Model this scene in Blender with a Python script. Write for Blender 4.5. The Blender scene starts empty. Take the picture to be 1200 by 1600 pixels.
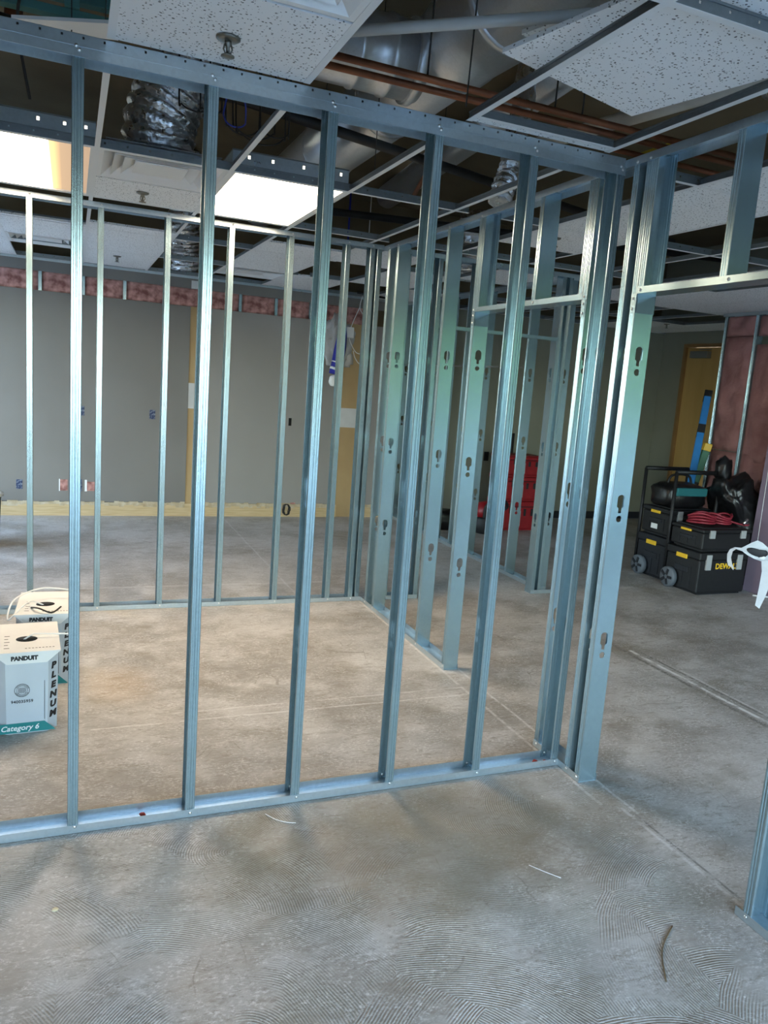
import bpy, bmesh, math, random
from mathutils import Vector, Matrix, noise
from mathutils.geometry import tessellate_polygon
random.seed(7)
PI = math.pi
scn = bpy.context.scene
COL = scn.collection

# ---------------------------------------------------------------- camera, sky, exposure
cam_d = bpy.data.cameras.new('camera')
cam = bpy.data.objects.new('camera', cam_d); COL.objects.link(cam)
cam.location = (0.0027, -2.7981, 1.6695)
cam.rotation_euler = (1.4054, -0.0766, -0.3989)
cam_d.sensor_fit = 'AUTO'; cam_d.sensor_width = 36.0
cam_d.lens = 36.0 * 1229.56 / 1600.0
cam_d.shift_x = -(637.17 - 600) / 1600.0
cam_d.shift_y = (805.87 - 800) / 1600.0
cam_d.clip_start = 0.05; cam_d.clip_end = 200
scn.camera = cam
scn.view_settings.view_transform = 'Standard'
scn.view_settings.look = 'None'
scn.view_settings.gamma = 1.0
scn.view_settings.use_curve_mapping = False
scn.view_settings.exposure = 0.26
world = bpy.data.worlds.new('sky'); scn.world = world; world.use_nodes = True
wn = world.node_tree.nodes; wl = world.node_tree.links; wn.clear()
wo = wn.new('ShaderNodeOutputWorld'); wb = wn.new('ShaderNodeBackground')
sky = wn.new('ShaderNodeTexSky'); sky.sky_type = 'NISHITA'; sky.sun_disc = False
sky.sun_elevation = math.radians(42); sky.sun_rotation = math.radians(20)
wb.inputs['Strength'].default_value = 3.3
hsv = wn.new('ShaderNodeHueSaturation'); hsv.inputs['Saturation'].default_value = .80      # thin high cloud
wl.new(sky.outputs[0], hsv.inputs['Color']); wl.new(hsv.outputs[0], wb.inputs[0]); wl.new(wb.outputs[0], wo.inputs[0])
sun_d = bpy.data.lights.new('sun', 'SUN'); sun_d.energy = 1.5; sun_d.angle = .01; sun_d.color = (1, .95, .87)
sun = bpy.data.objects.new('sun', sun_d); COL.objects.link(sun); sun.location = (6, 20, 20)
sun.rotation_euler = (math.radians(-48), 0, math.radians(-20))      # high behind the building, lights the trees outside
LAMP = 23.0
LAMP_COL = (1.0, 0.79, 0.56)
scn.cycles.max_bounces = 8
scn.cycles.diffuse_bounces = 4
scn.cycles.glossy_bounces = 4
scn.cycles.sample_clamp_indirect = 6.0

# room extents
XL, XR, YF, YB, ZC = -2.0, 7.7, -4.3, 6.3, 2.64
ZD = 3.75   # deck above the suspended ceiling

# light portals in the window openings (real daylight only, they emit nothing)
WIN = [(-1.8, -.2), (0.0, 1.6), (1.8, 3.6), (3.8, 7.4)]
WZ0, WZ1 = 0.25, 2.45
for i, (a, b) in enumerate(WIN):
    ld = bpy.data.lights.new('window_portal', 'AREA'); ld.shape = 'RECTANGLE'
    ld.size = b - a; ld.size_y = WZ1 - WZ0
    ld.cycles.is_portal = True
    lo = bpy.data.objects.new('window_portal', ld); COL.objects.link(lo)
    lo.location = ((a + b) / 2, YF - 0.12, (WZ0 + WZ1) / 2); lo.rotation_euler = (PI / 2, 0, 0)
ld = bpy.data.lights.new('window_portal', 'AREA'); ld.shape = 'RECTANGLE'; ld.size = 2.0; ld.size_y = WZ1 - WZ0; ld.cycles.is_portal = True
lo = bpy.data.objects.new('window_portal', ld); COL.objects.link(lo); lo.location = (XL - .12, 5.0, (WZ0 + WZ1) / 2); lo.rotation_euler = (PI / 2, 0, -PI / 2)

# ---------------------------------------------------------------- helpers
def ND(nt, t, **kw):
    n = nt.nodes.new(t)
    for k, v in kw.items():
        if k.startswith('i_'): n.inputs[k[2:].replace('_', ' ')].default_value = v
        else: setattr(n, k, v)
    return n
def base_mat(name, col=(.5, .5, .5), rough=.5, metal=0.0, **kw):
    m = bpy.data.materials.new(name); m.use_nodes = True
    b = m.node_tree.nodes['Principled BSDF']
    b.inputs['Base Color'].default_value = (*col, 1); b.inputs['Roughness'].default_value = rough
    b.inputs['Metallic'].default_value = metal
    for k, v in kw.items(): b.inputs[k].default_value = v
    return m
def noisy(name, c1, c2, scale=8, rough=.6, metal=0., bump=0., bscale=None, detail=6, lo=.3, hi=.7, stretch=None, rr=None):
    m = base_mat(name, c1, rough, metal); nt = m.node_tree; b = nt.nodes['Principled BSDF']
    tc = ND(nt, 'ShaderNodeTexCoord'); out = tc.outputs['Object']
    if stretch:
        mp = ND(nt, 'ShaderNodeMapping'); mp.inputs['Scale'].default_value = stretch
        nt.links.new(out, mp.inputs[0]); out = mp.outputs[0]
    n = ND(nt, 'ShaderNodeTexNoise'); n.inputs['Scale'].default_value = scale; n.inputs['Detail'].default_value = detail
    nt.links.new(out, n.inputs['Vector'])
    r = ND(nt, 'ShaderNodeValToRGB'); r.color_ramp.elements[0].position = lo; r.color_ramp.elements[1].position = hi
    r.color_ramp.elements[0].color = (*c1, 1); r.color_ramp.elements[1].color = (*c2, 1)
    nt.links.new(n.outputs[0], r.inputs[0]); nt.links.new(r.outputs[0], b.inputs['Base Color'])
    if rr:
        mr = ND(nt, 'ShaderNodeMapRange'); mr.inputs[3].default_value = rr[0]; mr.inputs[4].default_value = rr[1]
        mr.inputs[1].default_value = lo; mr.inputs[2].default_value = hi
        nt.links.new(n.outputs[0], mr.inputs[0]); nt.links.new(mr.outputs[0], b.inputs['Roughness'])
    if bump:
        n2 = ND(nt, 'ShaderNodeTexNoise'); n2.inputs['Scale'].default_value = bscale or scale * 3; n2.inputs['Detail'].default_value = 6
        nt.links.new(out, n2.inputs['Vector'])
        bp = ND(nt, 'ShaderNodeBump'); bp.inputs['Strength'].default_value = bump; bp.inputs['Distance'].default_value = .01
        nt.links.new(n2.outputs[0], bp.inputs['Height']); nt.links.new(bp.outputs[0], b.inputs['Normal'])
    return m

class MB:
    def __init__(s): s.v = []; s.f = []; s.smooth = []
    def add(s, vs, fs, smooth=False):
        o = len(s.v); s.v += [tuple(v) for v in vs]; s.f += [tuple(i + o for i in f) for f in fs]; s.smooth += [smooth] * len(fs); return s
    def box(s, x0, x1, y0, y1, z0, z1):
        return s.add([(x0, y0, z0), (x1, y0, z0), (x1, y1, z0), (x0, y1, z0), (x0, y0, z1), (x1, y0, z1), (x1, y1, z1), (x0, y1, z1)],
                     [(0, 3, 2, 1), (4, 5, 6, 7), (0, 1, 5, 4), (1, 2, 6, 5), (2, 3, 7, 6), (3, 0, 4, 7)])
    def bbox(s, x0, x1, y0, y1, z0, z1, r=.01, M=None):
        bm = bmesh.new(); bmesh.ops.create_cube(bm, size=1)
        for v in bm.verts: v.co = Vector(((x0 + x1) / 2 + v.co.x * (x1 - x0), (y0 + y1) / 2 + v.co.y * (y1 - y0), (z0 + z1) / 2 + v.co.z * (z1 - z0)))
        bmesh.ops.bevel(bm, geom=bm.edges[:], offset=r, segments=2, profile=.5, affect='EDGES')
        return s.bm(bm, M)
    def bm(s, bm, M=None, smooth=False):
        bm.verts.ensure_lookup_table(); bm.verts.index_update()
        s.add([(M @ v.co) if M else v.co.copy() for v in bm.verts], [[v.index for v in f.verts] for f in bm.faces], smooth); bm.free(); return s
    def hull8(s, bot, top):
        return s.add(list(bot) + list(top), [(3, 2, 1, 0), (4, 5, 6, 7), (0, 1, 5, 4), (1, 2, 6, 5), (2, 3, 7, 6), (3, 0, 4, 7)])
    def prism(s, pts, h0, h1, axis='z'):
        n = len(pts); mk = {'z': lambda p, h: (p[0], p[1], h), 'x': lambda p, h: (h, p[0], p[1]), 'y': lambda p, h: (p[0], h, p[1])}[axis]
        return s.add([mk(p, h0) for p in pts] + [mk(p, h1) for p in pts], [tuple(range(n))[::-1], tuple(range(n, 2 * n))] + [(i, (i + 1) % n, n + (i + 1) % n, n + i) for i in range(n)])
    def plate(s, outer, holes, t, fn):
        """flat plate with holes: 2D loops -> fn(u, v, w) -> 3D, thickness w 0..t"""
        loops = [[Vector((p[0], p[1], 0)) for p in outer]] + [[Vector((p[0], p[1], 0)) for p in h] for h in holes]
        tris = tessellate_polygon(loops); flat = [p for l in loops for p in l]; n = len(flat)
        vs = [fn(p.x, p.y, 0) for p in flat] + [fn(p.x, p.y, t) for p in flat]
        fs = [tuple(q) for q in tris] + [tuple(i + n for i in q)[::-1] for q in tris]
        o = 0
        for l in loops:
            k = len(l)
            fs += [(o + i, o + (i + 1) % k, n + o + (i + 1) % k, n + o + i) for i in range(k)]; o += k
        return s.add(vs, fs)
    def tube(s, pts, r, n=8, closed=False, rf=None):
        pts = [Vector(p) for p in pts]; N = len(pts); rings = []; up = None
        for i, p in enumerate(pts):
            a = pts[(i - 1) % N] if (closed or i > 0) else p; b = pts[(i + 1) % N] if (closed or i < N - 1) else p
            t = (b - a).normalized()
            if up is None:
                up = t.orthogonal().normalized()
            up = (up - t * up.dot(t))
            up = up.normalized() if up.length > 1e-6 else t.orthogonal().normalized()
            w = t.cross(up); rr = rf(i / (N - 1)) if rf else r
            rings.append([p + (up * math.cos(2 * PI * k / n) + w * math.sin(2 * PI * k / n)) * (rr if not callable(rr) else rr(k)) for k in range(n)])
        vs = [v for q in rings for v in q]; fs = []
        for i in range(N if closed else N - 1):
            j = (i + 1) % N
            fs += [(i * n + k, i * n + (k + 1) % n, j * n + (k + 1) % n, j * n + k) for k in range(n)]
        if not closed: fs += [tuple(range(n))[::-1], tuple((N - 1) * n + k for k in range(n))]
        return s.add(vs, fs, True)
    def lathe(s, prof, n=24, M=None):
        vs = []; fs = []
        for r, z in prof:
            for k in range(n):
                p = Vector((r * math.cos(2 * PI * k / n), r * math.sin(2 * PI * k / n), z)); vs.append(M @ p if M else p)
        for i in range(len(prof) - 1):
            fs += [(i * n + k, i * n + (k + 1) % n, (i + 1) * n + (k + 1) % n, (i + 1) * n + k) for k in range(n)]
        fs += [tuple(range(n))[::-1], tuple((len(prof) - 1) * n + k for k in range(n))]
        return s.add(vs, fs, True)
    def mesh(s, name, mat=None):
        me = bpy.data.meshes.new(name); me.from_pydata([tuple(v) for v in s.v], [], s.f)
        if mat: me.materials.append(mat)
        me.polygons.foreach_set('use_smooth', s.smooth)
        bm = bmesh.new(); bm.from_mesh(me); bmesh.ops.recalc_face_normals(bm, faces=bm.faces); bm.to_mesh(me); bm.free()
        me.update(); return me
    def build(s, name, mat, parent=None, loc=(0, 0, 0), rot=(0, 0, 0)):
        return link(name, s.mesh(name, mat), parent, loc, rot)
def link(name, me, parent=None, loc=(0, 0, 0), rot=(0, 0, 0)):
    o = bpy.data.objects.new(name, me); COL.objects.link(o); o.location = loc; o.rotation_euler = rot
    if parent: o.parent = parent
    return o
def tag(o, label=None, cat=None, group=None, kind=None):
    if label: o['label'] = label
    if cat: o['category'] = cat
    if group: o['group'] = group
    if kind: o['kind'] = kind
    return o
def thing(name, label, cat, loc=(0, 0, 0), rz=0, group=None):
    o = link(name, None, None, loc, (0, 0, rz)); return tag(o, label, cat, group)
def struct(o): o['kind'] = 'structure'; return o
def text_mesh(txt, size, mat, depth=.0006, bold=.0, align='CENTER', space=1.0, shear=0):
    cu = bpy.data.curves.new('lettering', 'FONT'); cu.body = txt; cu.size = size; cu.extrude = depth; cu.offset = bold
    cu.align_x = align; cu.align_y = 'CENTER'; cu.space_character = space; cu.shear = shear; cu.resolution_u = 3
    o = bpy.data.objects.new('lettering', cu); COL.objects.link(o)
    me = bpy.data.meshes.new_from_object(o.evaluated_get(bpy.context.evaluated_depsgraph_get()))
    bpy.data.objects.remove(o); bpy.data.curves.remove(cu)
    me.materials.clear(); me.materials.append(mat); return me

# ---------------------------------------------------------------- materials
def galv(name, tint=(.335, .445, .485), r0=.225, r1=.265, diff=.24):
    m = base_mat(name, tint, .35, 1.0); nt = m.node_tree; b = nt.nodes['Principled BSDF']
    tc = ND(nt, 'ShaderNodeTexCoord')
    v = ND(nt, 'ShaderNodeTexVoronoi'); v.inputs['Scale'].default_value = 90
    nt.links.new(tc.outputs['Object'], v.inputs['Vector'])
    n = ND(nt, 'ShaderNodeTexNoise'); n.inputs['Scale'].default_value = 2.2; n.inputs['Detail'].default_value = 2
    nt.links.new(tc.outputs['Object'], n.inputs['Vector'])
    sep = ND(nt, 'ShaderNodeSeparateColor'); nt.links.new(v.outputs['Color'], sep.inputs[0])
    a = ND(nt, 'ShaderNodeMath', operation='MULTIPLY_ADD'); a.inputs[1].default_value = .06; nt.links.new(sep.outputs[0], a.inputs[0]); nt.links.new(n.outputs[0], a.inputs[2])
    mr = ND(nt, 'ShaderNodeMapRange'); mr.inputs[1].default_value = .3; mr.inputs[2].default_value = .85; mr.inputs[3].default_value = r0; mr.inputs[4].default_value = r1
    nt.links.new(a.outputs[0], mr.inputs[0]); nt.links.new(mr.outputs[0], b.inputs['Roughness'])
    cr = ND(nt, 'ShaderNodeMix', data_type='RGBA'); cr.inputs['A'].default_value = (*[c * .95 for c in tint], 1); cr.inputs['B'].default_value = (*[min(1, c * 1.03) for c in tint], 1)
    nt.links.new(sep.outputs[1], cr.inputs['Factor']); nt.links.new(cr.outputs['Result'], b.inputs['Base Color'])
    b.inputs['Metallic'].default_value = 1 - diff
    return m
M_galv = galv('galvanized_steel')
M_track = galv('galvanized_track', (.50, .57, .60), .27, .32)
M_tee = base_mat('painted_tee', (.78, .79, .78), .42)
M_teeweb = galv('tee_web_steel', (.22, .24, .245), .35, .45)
M_duct = galv('duct_steel', (.62, .63, .63), .3, .42)
M_screw = base_mat('screw_zinc', (.78, .78, .76), .28, 1.0)
M_foil = noisy('foil', (.86, .86, .86), (.70, .70, .71), 30, .2, 1.0, .9, 26, rr=(.2, .45))
M_copper = noisy('copper', (.16, .06, .03), (.30, .11, .05), 7, .5, .6)
M_black_pipe = noisy('black_iron', (.012, .012, .012), (.03, .028, .025), 9, .6, .2)
M_pvc = noisy('painted_pipe', (.58, .58, .55), (.48, .48, .45), 6, .45)
M_deck = noisy('deck_underside', (.125, .092, .048), (.175, .132, .072), 1.7, .9, 0, .3)
M_paint_grey = noisy('grey_wall_paint', (.185, .17, .15), (.205, .19, .17), 1.6, .62, 0, .05, 60)
M_olive = noisy('olive_wall_paint', (.20, .20, .15), (.235, .235, .18), 1.3, .7)
M_white = base_mat('white_paint', (.80, .80, .78), .5)
M_lampwhite = base_mat('lamp_reflector', (.86, .84, .80), .45)
M_insul = noisy('pink_insulation', (.24, .095, .08), (.64, .34, .29), 13, 1.0, 0, 1.0, 26, lo=.36, hi=.64)
M_insul2 = noisy('mauve_insulation', (.24, .105, .095), (.36, .175, .16), 6, 1.0, 0, 1.0, 16)
M_pine = noisy('raw_pine', (.52, .36, .17), (.66, .50, .28), 3, .7, 0, .1, stretch=(1.5, 6, 26))
M_torn = noisy('torn_paper', (.42, .30, .16), (.62, .53, .38), 14, .9, 0, .4)
M_tan = noisy('tan_paper', (.40, .26, .12), (.47, .33, .16), 2.2, .85)
M_mud = noisy('joint_compound', (.55, .54, .52), (.66, .65, .63), 5, .8)
M_blackpl = noisy('black_plastic', (.0035, .004, .005), (.007, .0075, .009), 40, .55)
M_darkpl = noisy('dark_plastic', (.006, .0075, .011), (.010, .012, .017), 40, .55)
M_wheel = base_mat('grey_rubber', (.10, .115, .13), .6)
M_yellow = base_mat('yellow_plastic', (.80, .48, .02), .45)
M_latch = base_mat('grey_latch', (.35, .36, .36), .4)
M_bag = noisy('bin_liner', (.004, .004, .005), (.008, .008, .009), 12, .34, 0, .6, 14)
M_red = noisy('red_plastic', (.22, .006, .010), (.28, .010, .014), 10, .45)
M_hose = base_mat('red_hose', (.26, .02, .035), .45)
M_blue = noisy('blue_fibreglass', (.02, .16, .42), (.03, .20, .50), 10, .45)
M_green = noisy('green_fibreglass', (.015, .10, .05), (.02, .14, .07), 10, .5)
M_teal = noisy('teal_primer', (.05, .16, .15), (.07, .20, .19), 4, .6)
M_tealcloth = base_mat('teal_cloth', (.01, .12, .13), .8)
M_purple = noisy('purple_board', (.20, .15, .20), (.24, .18, .24), 3, .85)
M_card = noisy('white_card', (.70, .70, .68), (.78, .78, .76), 6, .7)
M_cardg = noisy('grey_print_card', (.48, .53, .58), (.53, .58, .62), 5, .65)
M_cardteal = base_mat('teal_print', (.01, .20, .20), .6)
M_ink = base_mat('black_ink', (.012, .012, .014), .6)
M_white_ink = base_mat('white_ink', (.80, .82, .82), .6)
M_void = base_mat('black_hole', (.004, .004, .004), .9)
M_cable = base_mat('white_cable', (.78, .77, .74), .5)
M_dcable = base_mat('dark_cable', (.02, .018, .015), .6)
M_bcable = base_mat('blue_cable', (.03, .05, .35), .5)
M_bluecloth = base_mat('blue_cloth', (.015, .02, .26), .8)
M_clearbag = base_mat('clear_plastic', (.75, .76, .76), .25, Alpha=.38)
M_paper = noisy('white_sheet', (.52, .53, .56), (.60, .61, .63), 9, .6, 0, .3)
M_wood = noisy('door_veneer', (.40, .24, .07), (.48, .30, .10), 2.2, .45, 0, 0, stretch=(3, 3, .4))
M_frame = noisy('door_frame_wood', (.20, .10, .03), (.26, .14, .05), 3, .5)
M_closer = base_mat('door_closer', (.20, .20, .19), .4, .6)
M_boxblue = noisy('outlet_box_blue', (.015, .03, .09), (.30, .33, .38), 60, .6, lo=.45, hi=.75)
M_coin = base_mat('pale_disc', (.75, .68, .45), .5)
M_redbit = base_mat('red_plastic_bits', (.45, .05, .03), .5)
M_brass = base_mat('sprinkler_metal', (.22, .21, .18), .4, .9)
M_yellowfoam = noisy('yellow_sheet', (.50, .36, .02), (.60, .44, .03), 6, .7)

def tile_mat():
    m = base_mat('fissured_tile', (.78, .79, .78), .9); nt = m.node_tree; b = nt.nodes['Principled BSDF']
    tc = ND(nt, 'ShaderNodeTexCoord')
    mp = ND(nt, 'ShaderNodeMapping'); nt.links.new(tc.outputs['Object'], mp.inputs[0])
    no = ND(nt, 'ShaderNodeTexNoise'); no.inputs['Scale'].default_value = 14; nt.links.new(mp.outputs[0], no.inputs['Vector'])
    ad = ND(nt, 'ShaderNodeMix', data_type='RGBA', blend_type='ADD'); ad.inputs['Factor'].default_value = .02
    nt.links.new(mp.outputs[0], ad.inputs['A']); nt.links.new(no.outputs['Color'], ad.inputs['B'])
    masks = []
    for sc, th in ((95, .17), (48, .085)):
        v = ND(nt, 'ShaderNodeTexVoronoi'); v.inputs['Scale'].default_value = sc; nt.links.new(ad.outputs['Result'], v.inputs['Vector'])
        sp = ND(nt, 'ShaderNodeSeparateColor'); nt.links.new(v.outputs['Color'], sp.inputs[0])
        mu = ND(nt, 'ShaderNodeMath', operation='MULTIPLY'); mu.inputs[1].default_value = th * 2.2; nt.links.new(sp.outputs[0], mu.inputs[0])
        lt = ND(nt, 'ShaderNodeMath', operation='LESS_THAN'); nt.links.new(v.outputs['Distance'], lt.inputs[0]); nt.links.new(mu.outputs[0], lt.inputs[1])
        masks.append(lt)
    mx = ND(nt, 'ShaderNodeMath', operation='MAXIMUM'); nt.links.new(masks[0].outputs[0], mx.inputs[0]); nt.links.new(masks[1].outputs[0], mx.inputs[1])
    cr = ND(nt, 'ShaderNodeMix', data_type='RGBA'); cr.inputs['A'].default_value = (.86, .87, .865, 1); cr.inputs['B'].default_value = (.20, .20, .19, 1)
    nt.links.new(mx.outputs[0], cr.inputs['Factor']); nt.links.new(cr.outputs['Result'], b.inputs['Base Color'])
    inv = ND(nt, 'ShaderNodeMath', operation='SUBTRACT'); inv.inputs[0].default_value = 1; nt.links.new(mx.outputs[0], inv.inputs[1])
    bp = ND(nt, 'ShaderNodeBump'); bp.inputs['Strength'].default_value = .5; bp.inputs['Distance'].default_value = .002
    nt.links.new(inv.outputs[0], bp.inputs['Height']); nt.links.new(bp.outputs[0], b.inputs['Normal'])
    return m
M_tile = tile_mat()
M_tileedge = noisy('tile_core', (.42, .42, .40), (.5, .5, .48), 40, .95)

def floor_mat():
    m = base_mat('concrete_floor', (.45, .42, .38), .55); nt = m.node_tree; L = nt.links.new; b = nt.nodes['Principled BSDF']
    tc = ND(nt, 'ShaderNodeTexCoord'); P = tc.outputs['Object']
    sx = ND(nt, 'ShaderNodeSeparateXYZ'); L(P, sx.inputs[0]); X, Y = sx.outputs[0], sx.outputs[1]
    def M(op, a, b_=None, c=None):
        n = ND(nt, 'ShaderNodeMath', operation=op)
        for i, q in enumerate((a, b_, c)):
            if q is None: continue
            if isinstance(q, (int, float)): n.inputs[i].default_value = q
            else: L(q, n.inputs[i])
        return n.outputs[0]
    def N(scale, detail=6, stretch=None, rough=.55, vec=None):
        v = vec or P
        if stretch:
            mp = ND(nt, 'ShaderNodeMapping'); mp.inputs['Scale'].default_value = stretch[:3]
            if len(stretch) > 3: mp.inputs['Rotation'].default_value = (0, 0, stretch[3])
            L(v, mp.inputs[0]); v = mp.outputs[0]
        n = ND(nt, 'ShaderNodeTexNoise'); n.inputs['Scale'].default_value = scale; n.inputs['Detail'].default_value = detail; n.inputs['Roughness'].default_value = rough
        L(v, n.inputs['Vector']); return n.outputs[0]
    def R(v, a, b_, c=0., d=1.):
        n = ND(nt, 'ShaderNodeMapRange', interpolation_type='SMOOTHSTEP')
        for i, q in enumerate((a, b_, c, d)): n.inputs[i + 1].default_value = q
        L(v, n.inputs[0]); return n.outputs[0]
    def MIX(f, a, b_, mode='MIX'):
        n = ND(nt, 'ShaderNodeMix', data_type='RGBA', blend_type=mode)
        for k, q in (('Factor', f), ('A', a), ('B', b_)):
            if isinstance(q, (int, float)): n.inputs[k].default_value = q
            elif isinstance(q, tuple): n.inputs[k].default_value = (*q, 1)
            else: L(q, n.inputs[k])
        return n.outputs['Result']
    big = N(1.1, 5); med = N(4.5, 8); fine = N(38, 8, rough=.7); streak = N(9, 7, (1, 3.2, 1, .25), .65)
    col = MIX(R(big, .38, .62), (.30, .28, .25), (.48, .46, .43))
    col = MIX(M('MULTIPLY', R(med, .45, .7), .6), col, (.58, .565, .535))
    # side of the doorway line away from the room is smoother and greyer
    col = MIX(M('MULTIPLY', R(N(2.4, 6), .50, .70), .6), col, (.21, .18, .13))
    col = MIX(M('MULTIPLY', R(streak, .50, .68), .60), col, (.25, .215, .17))
    st2 = N(17, 8, (1, 4.5, 1, -.35), .72)
    col = MIX(M('MULTIPLY', R(st2, .54, .70), .5), col, (.70, .68, .65))
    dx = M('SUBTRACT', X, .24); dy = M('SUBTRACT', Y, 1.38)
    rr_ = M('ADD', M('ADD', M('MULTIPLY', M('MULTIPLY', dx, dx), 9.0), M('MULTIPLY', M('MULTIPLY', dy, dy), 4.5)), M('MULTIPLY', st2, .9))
    col = MIX(M('MULTIPLY', R(rr_, 1.05, .15), .5), col, (.44, .29, .14))     # warm lamp reflection beside the cartons, painted into the floor colour
    col = MIX(M('MULTIPLY', R(fine, .55, .75), .40), col, (.66, .65, .62))
    # notched trowel swirls left by old flooring adhesive: arcs round scattered centres
    warp = ND(nt, 'ShaderNodeTexNoise'); warp.inputs['Scale'].default_value = 1.9; L(P, warp.inputs['Vector'])
    wv = ND(nt, 'ShaderNodeVectorMath', operation='MULTIPLY_ADD'); wv.inputs[1].default_value = (.10, .10, 0); L(warp.outputs['Color'], wv.inputs[0]); L(P, wv.inputs[2])
    vo = ND(nt, 'ShaderNodeTexVoronoi'); vo.voronoi_dimensions = '2D'; vo.inputs['Scale'].default_value = 2.9; L(wv.outputs[0], vo.inputs['Vector'])
    cs = ND(nt, 'ShaderNodeVectorMath', operation='MULTIPLY_ADD'); L(vo.outputs['Color'], cs.inputs[0]); cs.inputs[1].default_value = (1.0, .35, 0); cs.inputs[2].default_value = (-.55, -.55, 0)
    ct = ND(nt, 'ShaderNodeVectorMath', operation='ADD'); L(vo.outputs['Position'], ct.inputs[0]); L(cs.outputs[0], ct.inputs[1])
    ds = ND(nt, 'ShaderNodeVectorMath', operation='DISTANCE'); L(wv.outputs[0], ds.inputs[0]); L(ct.outputs[0], ds.inputs[1])
    ringv = M('MULTIPLY', ds.outputs['Value'], 2 * PI / .0088)
    ring = M('SINE', ringv)
    near = M('MULTIPLY', R(Y, .35, -.25), R(X, 2.12, 2.05))
    far_part = M('MULTIPLY', M('MULTIPLY', R(Y, -.2, .0), R(Y, 1.0, .8)), .6)
    patch = R(N(2.0, 4), .40, .52)
    rm = M('MULTIPLY', M('MULTIPLY', near, patch), R(N(5, 3), .34, .5))
    rl = M('MULTIPLY', M('MULTIPLY', R(ring, .0, .9), rm), .80)
    col = MIX(rl, col, (.22, .20, .165))
    rl2 = M('MULTIPLY', M('MULTIPLY', R(ring, -.3, -.9), rm), .35)
    col = MIX(rl2, col, (.62, .61, .58))
    # chalk and joint lines along the framing
    def line(coord, at, w, lo_c, lo, hi, strength, wob=.012):
        d = M('ABSOLUTE', M('ADD', M('SUBTRACT', coord, at), M('MULTIPLY', M('SUBTRACT', N(3.0, 5), .5), wob * 2)))
        msk = M('MULTIPLY', R(d, w, w * .35), M('MULTIPLY', R(lo_c, lo - .01, lo), R(lo_c, hi + .01, hi)))
        return M('MULTIPLY', M('MULTIPLY', msk, strength), R(N(12, 6), .30, .55))
    for args in ((X, 2.055, .012, Y, -.35, 2.7, .55, (.72, .71, .69)), (X, 2.165, .010, Y, -.45, 1.25, .6, (.75, .74, .72)),
                 (X, 2.15, .008, Y, -1.3, -.45, .7, (.12, .11, .10)), (X, 2.125, .011, Y, -1.4, -.4, .55, (.70, .69, .68)),
                 (Y, .95, .010, X, .3, 2.1, .45, (.74, .73, .71)), (Y, .85, .010, X, .1, 2.1, .55, (.76, .75, .73)), (Y, .90, .03, X, .2, 2.1, .25, (.46, .43, .40)),
                 (X, 3.47, .022, Y, -4, 1.5, .8, (.16, .145, .12)), (X, 3.52, .020, Y, -4, 1.3, .85, (.80, .79, .77)), (X, 3.575, .014, Y, -4, 1.25, .8, (.17, .155, .13)), (X, 3.60, .012, Y, -4, .9, .6, (.72, .71, .69)),
                 (Y, 3.3, .03, X, -3, 2.0, .35, (.72, .70, .67)), (X, 1.62, .012, Y, 2.95, 6.2, .4, (.70, .70, .70))):
        f = line(*args[:7]); col = MIX(f, col, args[7])
    # scuffs and hairline scratches
    scr = ND(nt, 'ShaderNodeTexVoronoi'); scr.feature = 'DISTANCE_TO_EDGE'; scr.inputs['Scale'].default_value = 4.2
    wv2 = ND(nt, 'ShaderNodeVectorMath', operation='MULTIPLY_ADD'); wv2.inputs[1].default_value = (.5, .5, 0); L(warp.outputs['Color'], wv2.inputs[0]); L(P, wv2.inputs[2]); L(wv2.outputs[0], scr.inputs['Vector'])
    sm = M('MULTIPLY', M('MULTIPLY', R(scr.outputs['Distance'], .012, .004), R(N(3.3, 4), .52, .62)), .55)
    col = MIX(sm, col, (.20, .175, .14))
    spk = ND(nt, 'ShaderNodeTexVoronoi'); spk.inputs['Scale'].default_value = 26; L(P, spk.inputs['Vector'])
    sg = ND(nt, 'ShaderNodeSeparateColor'); L(spk.outputs['Color'], sg.inputs[0])
    sp = M('MULTIPLY', M('LESS_THAN', spk.outputs['Distance'], M('MULTIPLY', M('SUBTRACT', sg.outputs[0], .72), .5)), .6)
    col = MIX(sp, col, (.78, .77, .74))
    # worn pale scuffs and brown adhesive residue
    sc1 = N(60, 9, (1, 1.6, 1, .4), .8); sc2 = N(7, 9, (1, 1.5, 1, -.3), .75)
    col = MIX(M('MULTIPLY', M('MULTIPLY', R(sc1, .48, .62), R(sc2, .40, .58)), .75), col, (.74, .73, .71))
    sc3 = N(34, 9, (1, 2.2, 1, .9), .8)
    col = MIX(M('MULTIPLY', M('MULTIPLY', R(sc3, .50, .64), R(N(2.6, 6), .38, .56)), .65), col, (.17, .145, .11))
    bx = M('DIVIDE', M('SUBTRACT', X, 1.25), .95); by = M('DIVIDE', M('SUBTRACT', Y, -.35), .48)
    br = M('ADD', M('ADD', M('MULTIPLY', bx, bx), M('MULTIPLY', by, by)), M('MULTIPLY', M('SUBTRACT', N(3.4, 8, rough=.65), .5), 2.6))
    col = MIX(M('MULTIPLY', R(br, 1.15, .1), .62), col, (.215, .175, .115))
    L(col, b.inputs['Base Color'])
    L(R(med, .3, .7, .42, .66), b.inputs['Roughness'])
    h = M('ADD', M('ADD', M('MULTIPLY', ring, M('MULTIPLY', rm, -.35)), M('MULTIPLY', fine, .5)), M('MULTIPLY', med, .6))
    bp = ND(nt, 'ShaderNodeBump'); bp.inputs['Strength'].default_value = .55; bp.inputs['Distance'].default_value = .004
    L(h, bp.inputs['Height']); L(bp.outputs[0], b.inputs['Normal'])
    return m
M_floor = floor_mat()

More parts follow.
